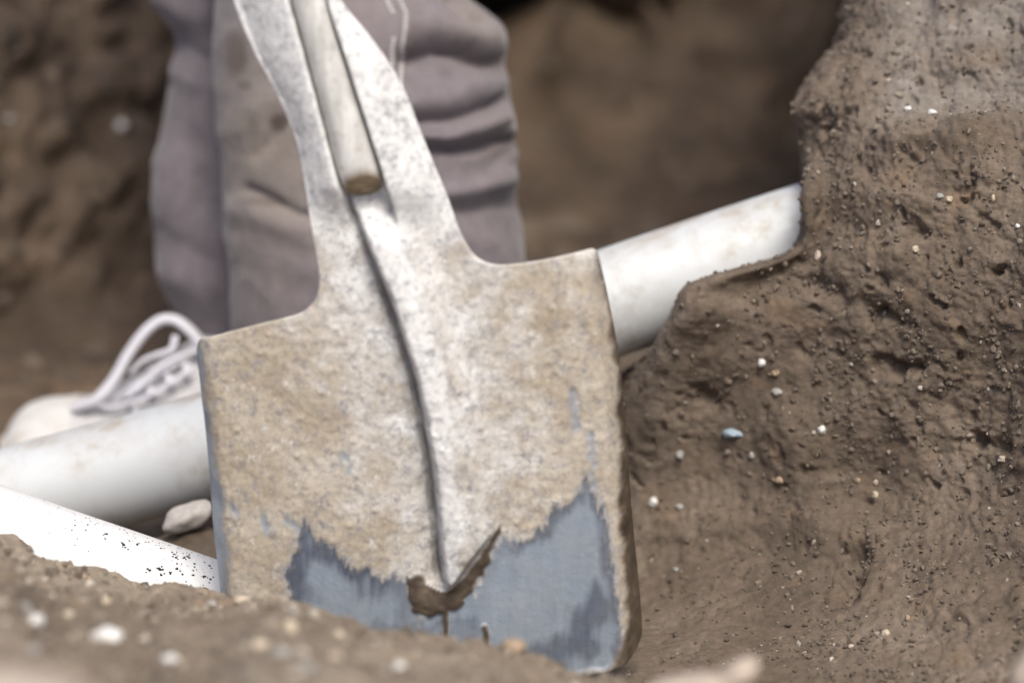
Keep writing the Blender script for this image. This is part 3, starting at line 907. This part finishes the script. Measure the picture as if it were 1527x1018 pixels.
# slanted saw cut
U = np.cross(ax, sn); Wn = np.cross(U, ax)
for k, amt in ((0, 1.0), (1, .95), (2, .8)):
    rel = (V[k] - path[k]) @ sn / 0.0125
    V[k] += ax[None] * ((rel + .25) * 0.0085 * amt)[:, None]
seg = 40; n = V.shape[0]
cut = np.zeros((n, seg)); V2 = V.reshape(-1, 3)
wig = fbm(V2 / 0.012, 3, 66) * 0.0008
V2 = V2 + (V2 - np.repeat(np.array(path), seg, 0)) / 0.0125 * wig[:, None]
inner = path[0] + (V[0] - path[0]) * 0.93 - ax * 0.0012
V2 = np.concatenate([V2, inner, [path[0] - ax * -.0002], [path[-1]]])
i = np.arange(seg); j = (i + 1) % seg; o_ = n * seg
F2 = np.concatenate([F, np.stack([i, o_ + i, o_ + j, j], 1), np.stack([o_ + i, np.full(seg, o_ + seg), o_ + j, o_ + j], 1), np.stack([(n - 1) * seg + i, (n - 1) * seg + j, np.full(seg, o_ + seg + 1), np.full(seg, o_ + seg + 1)], 1)])
me = poly_mesh('shaft', V2, F2)
cutv = np.zeros(len(V2)); cutv[o_:o_ + seg + 1] = 1; cutv[:seg] = .6
me.attributes.new('cut', 'FLOAT', 'POINT').data.foreach_set('value', cutv.astype(np.float32))
m = Mat('muddy_wood')
n1 = m.tex(50, 5, 0.6, off=4)
wood = m.ramp(m.tex(40, 5, 0.6, stretch=(3, 3, .4)), [(0.3, (0.48, 0.47, 0.44)), (0.6, (0.70, 0.69, 0.66)), (0.8, (0.78, 0.77, 0.76))])
wood = m.mix(m.mapr(m.tex(120, 5, .75, off=8), 0.54, 0.66, 0, .7), wood, (0.36, 0.33, 0.29, 1))
m.put('Base Color', m.mix(m.attr('cut'), wood, m.ramp(m.tex(160, 5, .7), [(0.3, (0.16, 0.11, 0.06)), (0.7, (0.46, 0.36, 0.22))])))
m.put('Roughness', 0.7)
m.put('Normal', m.bump(m.tex(150, 6, 0.7, stretch=(2, 2, .6)), 0.5, 0.001))
shaft = link('shaft', me, m.m, sh)
top = path[-1]
side_ = U / np.linalg.norm(U)
yoke = [top, top + ax * .03 + side_ * .02, top + ax * .07 + side_ * .045, top + ax * .11 + side_ * .05, top + ax * .12 + side_ * .05]
yoke2 = [top, top + ax * .03 - side_ * .02, top + ax * .07 - side_ * .045, top + ax * .11 - side_ * .05, top + ax * .12 - side_ * .05]
link('grip_yoke', tube_mesh('grip_yoke', catmull(np.array(yoke), [6] * 4), .008, 16), m.m, sh)
link('grip_yoke', tube_mesh('grip_yoke', catmull(np.array(yoke2), [6] * 4), .008, 16), m.m, sh)
link('hand_grip', tube_mesh('hand_grip', [top + ax * .112 + side_ * s for s in (-.058, -.03, 0, .03, .058)], [.012, .015, .016, .015, .012], 20), m.m, sh)

# ------------------------------------------------------------------ person: legs in work trousers, canvas shoes
pe = empty('person', at(470, 690, 2.17))
tag(pe, 'person in grey brown work trousers and white laced shoe standing behind the shovel', 'person')

def fabric(name, base, dusty):
    m = Mat(name)
    wv = m.tex(1400, 2, .5, stretch=(1, 1, .35)); wv2 = m.tex(1300, 2, .5, stretch=(.35, .35, 1), off=5)
    n1 = m.tex(14, 5, .62, off=3); n2 = m.tex(70, 5, .65, off=8)
    c = m.ramp(n2, [(0.3, tuple(x * .82 for x in base)), (0.7, tuple(x * 1.18 for x in base))])
    dust = m.math('MULTIPLY', m.attr('dust'), m.mapr(n1, 0.3, 0.6, 0.5, 1))
    c = m.mix(dust, c, (*dusty, 1))
    c = m.mix(m.attr('stain'), c, (0.075, 0.055, 0.042, 1))
    c = m.mix(.5, c, m.ramp(m.math('ADD', wv, wv2), [(0.7, (.75, .75, .76)), (1.25, (1.25, 1.25, 1.24))]), 'MULTIPLY')
    m.put('Base Color', c)
    m.put('Roughness', .92)
    m.b.inputs['Sheen Weight'].default_value = .25
    m.b.inputs['Sheen Roughness'].default_value = .5
    b = m.bump(wv, .35, .0006); b = m.bump(wv2, .35, .0006, b); b = m.bump(n2, .5, .002, b)
    m.put('Normal', b)
    return m.m

MAT_TROUSER = fabric('trouser_cloth', (0.150, 0.128, 0.138), (0.225, 0.19, 0.158))

def leg_mesh(name, Lpts, Rpts, depth, ratio, y0, y1, folds, dusts=(), stains=(), rows=330, seg=260, seedn=50, tilt=0.0):
    ys_ = np.linspace(y0, y1, rows)
    L_ = np.interp(ys_, [p[0] for p in Lpts], [p[1] for p in Lpts]); R_ = np.interp(ys_, [p[0] for p in Rpts], [p[1] for p in Rpts])
    k = np.hanning(9); k /= k.sum()
    L_ = np.convolve(np.pad(L_, 4, 'edge'), k, 'valid'); R_ = np.convolve(np.pad(R_, 4, 'edge'), k, 'valid')
    th = np.linspace(0, 2 * math.pi, seg, endpoint=False)
    c, hw = (L_ + R_) / 2, (R_ - L_) / 2
    ct = np.sign(np.cos(th)) * np.abs(np.cos(th)) ** 0.92; st = np.sin(th)
    PX = c[:, None] + hw[:, None] * ct[None]
    PY = ys_[:, None] + 0 * PX
    mpp = FR / W * depth
    DD = depth + tilt * (PY - 300) / 1000 - (hw * mpp * ratio)[:, None] * st[None]
    P = at_arr(PX, PY, DD)
    N = normals(P, True)
    cen_ = P.mean(1, keepdims=True)
    if ((P - cen_) * N).sum() < 0: N = -N
    front = sstep(-.2, .25, st)[None] * np.ones_like(PX)
    h = np.zeros_like(PX)
    jx = 5 * noise(np.stack([PX / 50, PY / 50, 0 * PX], -1), seedn)
    for pts, w, a in folds:
        dd, pos = seg_dist(PX, PY + jx, pts)
        h += (.6 if a < 0 else .7) * a * np.exp(-(dd / (w * (1 if a < 0 else 1.2))) ** (1.6 if a < 0 else 2)) * front
    h += 0.0016 * fbm(P / 0.06, 4, seedn + 1) + .0007 * (1 - 2 * np.abs(noise(P / .03, seedn + 7)))
    h += (1 - front) * .006 * noise(P / 0.05, seedn + 3)
    P = P + N * h[..., None]
    dust = np.zeros_like(PX); stain = np.zeros_like(PX)
    for x, y, rx_, ry_, a in dusts:
        dust = np.maximum(dust, a * np.exp(-((PX - x) / rx_) ** 2 - ((PY - y) / ry_) ** 2) * front)
    for x, y, rx_, ry_, a in stains:
        stain = np.maximum(stain, a * sstep(1.25, .5, np.hypot((PX - x) / rx_, (PY - y) / ry_) + .12 * jx / 5) * front)
    n_, m_ = PX.shape
    me = np_mesh(name, P.reshape(-1, 3), grid_faces(n_, m_, True), {'dust': dust.ravel(), 'stain': stain.ravel()})
    return me, P

F1 = [  # raised rolls (+) and sunk creases (-) of the near leg
    ([(606, 205), (660, 205), (710, 190), (742, 176)], 12, .015), ([(612, 222), (680, 222), (760, 208)], 9, -.014),
    ([(608, 150), (665, 150), (720, 130), (742, 112)], 18, .014), ([(608, 92), (650, 74), (700, 84), (735, 98)], 17, -.026),
    ([(620, 182), (690, 172), (745, 148)], 8, -.012), ([(640, 40), (690, 40), (725, 60)], 24, .014), ([(672, 0), (690, 26), (715, 40)], 14, -.016),
    ([(640, 296), (700, 285), (755, 266)], 12, .010), ([(650, 320), (710, 316), (770, 300)], 14, -.010),
    ([(755, 200), (768, 230)], 12, .007), ([(735, 245), (760, 225)], 10, -.007),
    ([(700, 340), (740, 330), (775, 345)], 22, -.0028), ([(680, 350), (720, 365)], 16, .003),
    ([(372, 285), (410, 300), (440, 318), (470, 325)], 9, -.010), ([(360, 312), (400, 330), (450, 345)], 20, .006),
    ([(380, 230), (420, 190), (450, 170)], 12, -.005), ([(345, 200), (380, 170), (430, 140)], 16, .0028),
    ([(600, -10), (603, 140)], 5, .003), ([(608, -10), (610, 150)], 4, -.0028), ([(345, 360), (400, 375), (460, 400)], 18, .0028),
    ([(580, -40), (700, -70)], 25, -.015), ([(560, -120), (680, -130)], 30, .012),
]
L1 = [(-900, 300), (-300, 300), (-100, 312), (0, 318), (80, 314), (140, 316), (200, 322), (290, 335), (400, 340), (490, 346), (600, 352), (640, 380)]
R1 = [(-900, 640), (-300, 690), (-80, 665), (0, 697), (18, 722), (45, 744), (75, 751), (105, 751), (120, 747), (135, 757), (175, 766), (195, 769), (212, 765), (228, 768), (300, 773), (340, 778), (400, 781), (500, 775), (600, 760), (640, 735)]
me, LP = leg_mesh('trouser_leg', L1, R1, 2.16, .75, -900, 640, F1,
    dusts=[(400, 200, 110, 190, 1.0), (390, 400, 80, 90, .55), (720, 20, 60, 60, .6), (740, 200, 50, 40, .35), (480, -60, 200, 120, .5)],
    stains=[(352, 80, 20, 34, .8), (415, 183, 16, 16, 1), (365, 128, 12, 8, .6), (395, 300, 40, 8, .5), (615, 60, 14, 30, .3), (720, 90, 40, 10, .4), (380, 190, 8, 20, .3)], rows=420, seg=300)
leg1 = link('trouser_leg', me, MAT_TROUSER, pe)
F2 = [([(262, 105), (285, 118), (320, 130)], 14, .006), ([(268, 60), (300, 85), (330, 95)], 14, -.008), ([(300, 215), (300, 300)], 26, -.010),
      ([(250, 250), (252, 330)], 22, .005), ([(240, 345), (290, 380), (335, 395)], 20, -.006), ([(250, 410), (300, 430)], 22, .006), ([(240, 0), (300, 30)], 20, .008)]
L2 = [(-900, 120), (-300, 190), (-60, 215), (0, 230), (35, 250), (60, 262), (110, 259), (160, 248), (230, 233), (300, 227), (370, 232), (420, 241), (460, 262), (500, 285), (560, 300)]
R2 = [(-900, 400), (-300, 430), (0, 445), (300, 450), (420, 445), (560, 430)]
me, _ = leg_mesh('trouser_leg', L2, R2, 2.26, .8, -900, 560, F2, dusts=[(250, 480, 60, 50, .3)], rows=300, seg=200, seedn=80)
m = MAT_TROUSER
leg2 = link('trouser_leg', me, MAT_TROUSER, pe)
# hips above the frame
hp = [at(400, -1180, 2.2), at(400, -1120, 2.2), at(395, -1020, 2.2), at(400, -930, 2.2), at(400, -860, 2.2)]
V, F = tube(hp, [.15, .165, .175, .17, .12], 48, squash=.78)
n = V.shape[0]
me = tube_mesh('trouser_seat', hp, [.15, .165, .175, .17, .12], 48, squash=.78)
link('trouser_seat', me, MAT_TROUSER, pe)

# double row of white stitches along the side seam
leg_bvh = BVHTree.FromPolygons([v.co[:] for v in leg1.data.vertices], [p.vertices[:] for p in leg1.data.polygons])
SV, SF = [], []
def stitch_line(pts, pitch=6.4, w=1.9):
    pts = np.array(pts, float)
    L = np.r_[0, np.cumsum(np.hypot(*np.diff(pts, axis=0).T))]
    s = 0
    while s + pitch * .72 < L[-1]:
        ends = []
        for q in (s, s + pitch * .36, s + pitch * .72):
            x, y = np.interp(q, L, pts[:, 0]), np.interp(q, L, pts[:, 1])
            loc, nor, i_, d_ = leg_bvh.ray_cast(Vector(CAM), ray(x, y).normalized())
            if loc is None: break
            if nor.dot(ray(x, y)) > 0: nor = -nor
            ends.append(np.array(loc + nor * .0006))
        if len(ends) == 3:
            V, F = tube(ends, [w * .0006, w * .0008, w * .0006], 6)
            k = len(SV)
            SV.extend(V.reshape(-1, 3).tolist()); SF.extend((F + k).tolist())
        s += pitch
stitch_line([(572, -12), (578, 6), (588, 24)]); stitch_line([(589, -14), (598, 4), (605, 22), (603, 48), (599, 75), (598, 105), (597, 138)])
stitch_line([(587, 57), (584, 75), (583, 104)])
me = poly_mesh('stitching', SV, SF)
mm = Mat('thread'); mm.put('Base Color', (.62, .6, .58, 1)); mm.put('Roughness', .8)
tag(link('stitching', me, mm.m, pe), kind='stuff')

# shoe --------------------------------------------------------------
def cloth_white(name, c, dirt):
    m = Mat(name)
    n1 = m.tex(45, 5, .65); n2 = m.tex(900, 3, .6)
    m.put('Base Color', m.mix(m.mapr(n1, .45, .75, 0, dirt), (*c, 1), (.40, .34, .27, 1)))
    m.put('Roughness', .8)
    m.put('Normal', m.bump(n2, .4, .0006))
    return m.m
MAT_CANVAS = cloth_white('canvas', (.56, .555, .57), .6)
MAT_RUBBER = cloth_white('rubber', (.64, .63, .61), .6)
MAT_LACE = cloth_white('lace', (.70, .69, .74), .15)

SD = 2.235      # depth of the shoe
def shoe(parent, ox, od, laces=True):
    mpp = FR / W * SD
    # stations: x, upper profile y at the ridge, sole y, half width (m)
    st = [(2, 664, 668, .0028), (8, 645, 675, .020), (20, 626, 677, .031), (45, 607, 678, .040), (80, 599, 678, .045), (110, 598, 678, .047), (150, 592, 678, .047), (190, 568, 678, .045), (225, 545, 678, .042), (260, 522, 678, .039), (300, 503, 678, .037), (350, 497, 678, .036), (420, 500, 678, .036), (480, 505, 678, .035), (510, 520, 678, .030), (522, 560, 676, .015)]
    S = catmull(np.array([(a, b, c) for a, b, c, d in st], float), [7] * (len(st) - 1))
    Hw = catmull(np.array([(d, d, d) for a, b, c, d in st], float), [7] * (len(st) - 1))[:, 0]
    seg = 48
    th = np.linspace(0, 2 * math.pi, seg, endpoint=False)
    ct, stn = np.cos(th), np.sin(th)
    yc = (S[:, 1] + S[:, 2]) / 2; hh = (S[:, 2] - S[:, 1]) / 2
    pyy = yc[:, None] - hh[:, None] * np.sign(stn) * np.abs(stn) ** .8
    wf = np.where(stn > 0, 1 - .35 * stn ** 2, 1)
    P = at_arr((S[:, 0:1] + 0 * pyy) + ox, pyy, SD + od + 0 * pyy)
    P[..., 1] += -Hw[:, None] * ct[None] * wf[None]
    P = P + normals(P, True)[..., :] * (0.0012 * fbm(P / .02, 2, 9))[..., None]
    k = 5 * 7 + 1
    cap_V = P[:k + 1]
    # upper and toe cap are separate shells, sole is a slab
    me = np_mesh('upper', P[k - 2:].reshape(-1, 3), grid_faces(P.shape[0] - k + 2, seg, True))
    link('upper', me, MAT_CANVAS, parent)
    cen_ = cap_V.mean(1, keepdims=True)
    me = np_mesh('toe_cap', (cen_ + (cap_V - cen_) * 1.04).reshape(-1, 3), grid_faces(cap_V.shape[0], seg, True))
    link('toe_cap', me, MAT_RUBBER, parent)
    rows_ = []
    for (x, _, ys2), w_ in zip(S, Hw):
        c0 = at(x + ox, 676, SD + od)
        o_ = []
        for a_, z_ in ((-1.06, .012), (-1.06, -.006), (1.06, -.006), (1.06, .012)):
            o_.append(c0 + np.array([0, a_ * w_, z_]))
        rows_.append(o_)
    R = np.array(rows_)
    me = poly_mesh('sole', R.reshape(-1, 3), np.concatenate([grid_faces(len(R), 4, True), [[0, 1, 2, 3]], [[4 * len(R) - 1, 4 * len(R) - 2, 4 * len(R) - 3, 4 * len(R) - 4]]]), False)
    link('sole', me, MAT_RUBBER, parent)
    if laces:
        def lp(pts, r=.0046, sq=.55):
            w3 = [at(x + ox, y, SD + od - dz) for x, y, dz in pts]
            return catmull(np.array(w3), [8] * (len(w3) - 1)), r, sq
        L = [
            lp([(112, 608, .02), (140, 598, .03), (168, 568, .03), (190, 530, .03), (214, 497, .03), (238, 478, .03), (260, 477, .03), (280, 490, .03), (300, 512, .03), (315, 535, .03)], .0056, .7),
            lp([(262, 500, .034), (255, 520, .036), (235, 528, .038), (212, 538, .038), (195, 556, .036)], .0030),
            lp([(300, 520, .03), (270, 530, .036), (240, 545, .038), (215, 570, .04), (190, 590, .04)], .0030),
            lp([(170, 585, -.02), (185, 588, .01), (195, 600, .036), (205, 612, .042)], .0028),
            lp([(195, 566, -.015), (212, 566, .012), (222, 578, .036), (232, 594, .04)], .0028),
            lp([(222, 545, -.012), (240, 548, .014), (250, 560, .034), (258, 578, .04)], .0028),
            lp([(250, 525, -.010), (266, 530, .016), (276, 544, .034), (284, 562, .038)], .0028),
            lp([(170, 596, .03), (200, 575, .036), (235, 556, .036), (275, 535, .034)], .0028),
            lp([(150, 606, .03), (180, 604, .04), (220, 590, .044), (260, 566, .042), (290, 545, .036)], .0028),
        ]
        for path, r, sq in L:
            link('shoelace', tube_mesh('shoelace', path, r, 12, squash=sq), MAT_LACE, parent)

shoe_e = empty('shoe_left', at(200, 678, SD)); shoe_e.name = 'shoe'
shoe_e.parent = pe; shoe_e.matrix_parent_inverse = pe.matrix_world.inverted()
bpy.context.view_layer.update()
shoe(shoe_e, 0, 0)
shoe_e2 = empty('shoe', at(430, 690, SD - .08))
shoe_e2.parent = pe; shoe_e2.matrix_parent_inverse = pe.matrix_world.inverted()
bpy.context.view_layer.update()
shoe(shoe_e2, 215, -.08, laces=False)
# body under the clothes: one continuous skinned figure, legs and pelvis
bm = bmesh.new()
J = [at(395, -1000, 2.2), at(500, -880, 2.18), at(510, -150, 2.15), at(560, 560, 2.16), at(560, 650, 2.155), at(330, -880, 2.26), at(345, -150, 2.27), at(370, 470, 2.26), at(360, 640, 2.24), at(395, -1150, 2.2)]
vs = [bm.verts.new(tuple(p)) for p in J]
for a, b in ((0, 1), (1, 2), (2, 3), (3, 4), (0, 5), (5, 6), (6, 7), (7, 8), (0, 9)): bm.edges.new((vs[a], vs[b]))
me = bpy.data.meshes.new('body'); bm.to_mesh(me); bm.free()
body = link('body', me, None, pe)
mod = body.modifiers.new('skin', 'SKIN'); mod.use_smooth_shade = True
for i_, r_ in enumerate([.08, .06, .04, .03, .028, .06, .035, .028, .026, .08]):
    me.skin_vertices[0].data[i_].radius = (r_, r_)
me.skin_vertices[0].data[0].use_root = True
ms = body.modifiers.new('sub', 'SUBSURF'); ms.levels = 1; ms.render_levels = 1
mk = Mat('skin'); mk.put('Base Color', (.5, .33, .25, 1)); mk.put('Roughness', .55); me.materials.append(mk.m)

# ------------------------------------------------------------------ single stones one can point at
MS = {}
def stone_mat(key, c):
    if key not in MS:
        m = Mat('stone_' + key)
        m.put('Base Color', m.ramp(m.tex(200, 5, .6), [(0.3, tuple(x * .8 for x in c)), (0.7, tuple(min(.9, x * 1.12) for x in c))]))
        m.put('Roughness', .6); m.put('Normal', m.bump(m.tex(500, 4, .6), .4, .0006))
        MS[key] = m.m
    return MS[key]
COL = {'bone': (.50, .46, .42), 'white': (.70, .69, .66), 'cream': (.52, .44, .33), 'grey': (.32, .31, .29), 'tan': (.34, .25, .17), 'pink': (.46, .38, .31), 'blue': (.30, .38, .44)}

def stone(px, py, rpx, colour, label, tree, sx=1.0, sy=1.0, kindn='pebble', ang=0.0, d=None):
    if d is None:
        loc, nor = hit(tree, px, py)
        if loc is None: print('MISS', px, py); return
    else:
        loc, nor = Vector(at(px, py, d)), Vector((0, -.3, 1)).normalized()
    dep_ = (loc - Vector(CAM)).dot(Vector((0, CP, -SP)))
    r = rpx * FR / W * dep_ * (.85 if kindn == 'pebble' else 1)
    bm = bmesh.new(); bmesh.ops.create_icosphere(bm, subdivisions=3, radius=1)
    V = np.array([v.co[:] for v in bm.verts])
    F = [[v.index for v in f.verts] for f in bm.faces]; bm.free()
    V = V * (1 + (.38 if kindn == 'pebble' else .2) * fbm(V * 1.3 + px, 2, 3))[:, None]
    V *= np.array([sx, (sx + sy) / 2, sy]) * r
    ca, sa = math.cos(ang), math.sin(ang)
    V = np.stack([V[:, 0] * ca - V[:, 2] * sa, V[:, 1], V[:, 0] * sa + V[:, 2] * ca], 1)
    me = np_mesh(kindn, V, np.array(F))
    o = link(kindn, me, stone_mat(colour, COL[colour]))
    o.location = loc + nor * r * .12
    tag(o, label, 'pebble' if kindn == 'pebble' else 'stone', {'pebble': 'pebbles scattered over the soil', 'stone': 'pale stones on the soil'}.get(kindn))
    return o

S_ = [
    (975, 748, 8, 'white', 'bright white pebble on soil close to the right edge of the blade', 1, 1),
    (1013, 756, 6, 'grey', 'dull grey pebble just right of the bright white one near the blade', 1.2, .9),
    (1136, 541, 7.5, 'white', 'pale pebble below the right end of the large pipe, above a tan one', .9, 1.1),
    (1157, 556, 7, 'tan', 'small tan pebble touching the pale one below the right end of the large pipe', 1, .9),
    (1160, 585, 8, 'grey', 'greyish pebble under the tan one on the slope below the large pipe', 1.3, .8),
    (1095, 645, 10, 'blue', 'flat blue grey chip lying on the shaded soil between shovel and bank', 2.0, .7),
    (1014, 678, 8, 'grey', 'faint grey pebble on the shaded soil left of the blue grey chip', .9, 1.1),
    (1122, 679, 6, 'grey', 'small dim grey pebble just below the blue grey chip', 1, 1),
    (1226, 641, 7, 'white', 'round white pebble alone in the middle of the soil bank', .9, 1.1),
    (1163, 715, 8, 'tan', 'dull tan pebble on the bank, down and left of the lone white pebble', 1.1, .9),
    (1305, 738, 6, 'cream', 'cream pebble on the lower slope of the bank, with a fainter one above it', .9, 1.1),
    (1306, 719, 5, 'pink', 'faint pinkish pebble directly above the cream pebble on the lower slope', .9, 1),
    (1280, 717, 5, 'tan', 'small tan pebble left of the cream and pinkish pair on the slope', .9, 1.1),
    (1321, 944, 7, 'cream', 'cream pebble on the flat soil at the lower right, largest of three there', 1.1, .9),
    (1354, 922, 5.5, 'tan', 'orange tan pebble up and right of the large cream one at lower right', .9, 1.1),
    (1269, 965, 6, 'pink', 'pinkish pebble left of and below the large cream one at lower right', 1, 1),
    (1200, 975, 4.5, 'pink', 'small pinkish pebble, leftmost of those on the flat soil at lower right', 1, 1),
    (1008, 849, 4.5, 'grey', 'tiny grey pebble on the soil close to the lower right edge of the shovel', 1, 1),
    (1415, 297, 6, 'cream', 'cream pebble high on the bank, in a line with the paler one beside it', 1, .9),
    (1402, 293, 6, 'grey', 'pale grey pebble just left of the cream one high on the bank', 1.1, .9),
    (1365, 372, 6, 'cream', 'yellowish pebble on the bank below a small hollow', 1, 1.1),
    (1481, 296, 5, 'cream', 'narrow cream pebble standing on end high at the right of the bank', .7, 1.4),
    (1518, 337, 4.5, 'white', 'tiny white pebble on the bank at the far right edge of the picture', 1.1, .9),
    (1220, 382, 8, 'pink', 'pale pinkish lump on the bank just right of where the large pipe enters', .8, 1.2),
    (1355, 163, 6, 'white', 'white chip, left one of two on the pale top of the bank', 1.2, .9),
    (1390, 170, 7, 'white', 'white glinting chip, right one of two on the pale top of the bank', 1.1, 1),
    (1495, 684, 7, 'pink', 'pale pink pebble under a dark crack at the right of the bank', 1.1, .9),
]
for px, py, r, c, lab, sx_, sy_ in S_:
    stone(px, py, r, c, lab, soil_bvh, sx_, sy_)
S2 = [
    (160, 951, 20, 'white', 'large white pebble on the foreground soil heap, below the speckled pipe', 1.25, .75),
    (50, 927, 15, 'white', 'white pebble on the foreground heap near the left edge of the picture', 1.2, .9),
    (40, 908, 10, 'grey', 'greyish pebble leaning on the white one near the left edge', .9, 1),
    (103, 918, 10, 'cream', 'cream pebble on the foreground heap between the two white ones', 1.1, .9),
    (158, 897, 8, 'cream', 'dull cream pebble on the heap just under the speckled pipe', 1.1, .9),
    (122, 861, 9, 'tan', 'tan lump on the soil under the lower edge of the speckled pipe', 1.3, .8),
    (48, 970, 10, 'grey', 'dull grey green pebble low at the left of the foreground heap', 1.2, .8),
    (252, 984, 13, 'white', 'blurred pale pebble low in front, down and right of the large white one', 1.2, .9),
    (315, 902, 9, 'grey', 'pale grey pebble on the heap at the left corner of the shovel blade', 1.2, .8),
    (360, 894, 9, 'cream', 'pale lump on the heap against the lower left of the shovel blade', 1.4, .7),
    (434, 937, 13, 'cream', 'cream pebble on the heap where bare steel starts, lower of a pair', 1, 1),
    (438, 914, 9, 'grey', 'grey pebble resting above the cream one where the bare blue steel starts', .9, 1),
    (388, 963, 12, 'cream', 'flat cream pebble on the heap, down and left of the pair at the blade', 1.3, .8),
    (421, 973, 12, 'grey', 'grey green pebble on the heap beside the flat cream one', 1.3, .8),
    (505, 947, 9, 'cream', 'cream pebble on the crest of the heap under the blue steel', 1, .9),
    (455, 996, 11, 'grey', 'flat grey pebble lowest in front, near the bottom edge of the picture', 1.4, .7),
    (595, 994, 10, 'white', 'pale pebble on the heap under the middle of the blade', 1.1, .9),
    (500, 981, 10, 'cream', 'cream pebble at the bottom of the heap right of the flat grey one', 1.2, .9),
]
for px, py, r, c, lab, sx_, sy_ in S2:
    stone(px, py, r, c, lab, soil_bvh, sx_, sy_)
stone(766, 965, 14, 'tan', 'brown clod on the crest of the heap in front of the bare steel', soil_bvh, 1.3, .9, 'soil_clod', d=1.60)
stone(1100, 1008, 30, 'pink', 'pale blurred stone at the bottom edge right of the shovel', soil_bvh, 1.3, .65, 'stone', .5, d=1.42)
stone(1040, 1032, 40, 'pink', 'low pale stone at the bottom edge between shovel tip and taller pale stone', soil_bvh, 1.8, .5, 'stone', .05, d=1.42)
stone(1535, 1010, 34, 'pink', 'pale stone cut off by the lower right corner of the picture', soil_bvh, .8, 1.3, 'stone', -.4, d=1.5)
stone(20, 1062, 75, 'pink', 'broad pale pinkish slab at the lower left corner of the picture', soil_bvh, 2.2, .6, 'stone', -.17, d=1.12)
stone(180, 188, 9, 'white', 'white pebble on the dark clods of the far left wall', wall_bvh, 1, 1)
stone(12, 178, 7, 'grey', 'grey chip on the far left wall near the left edge of the picture', wall_bvh, 1.6, .6)
stone(280, 772, 24, 'bone', 'pale oblong stone lying on the soil under the large pipe, left of the blade', soil_bvh, 1.7, .75, 'stone', .35, d=1.965)
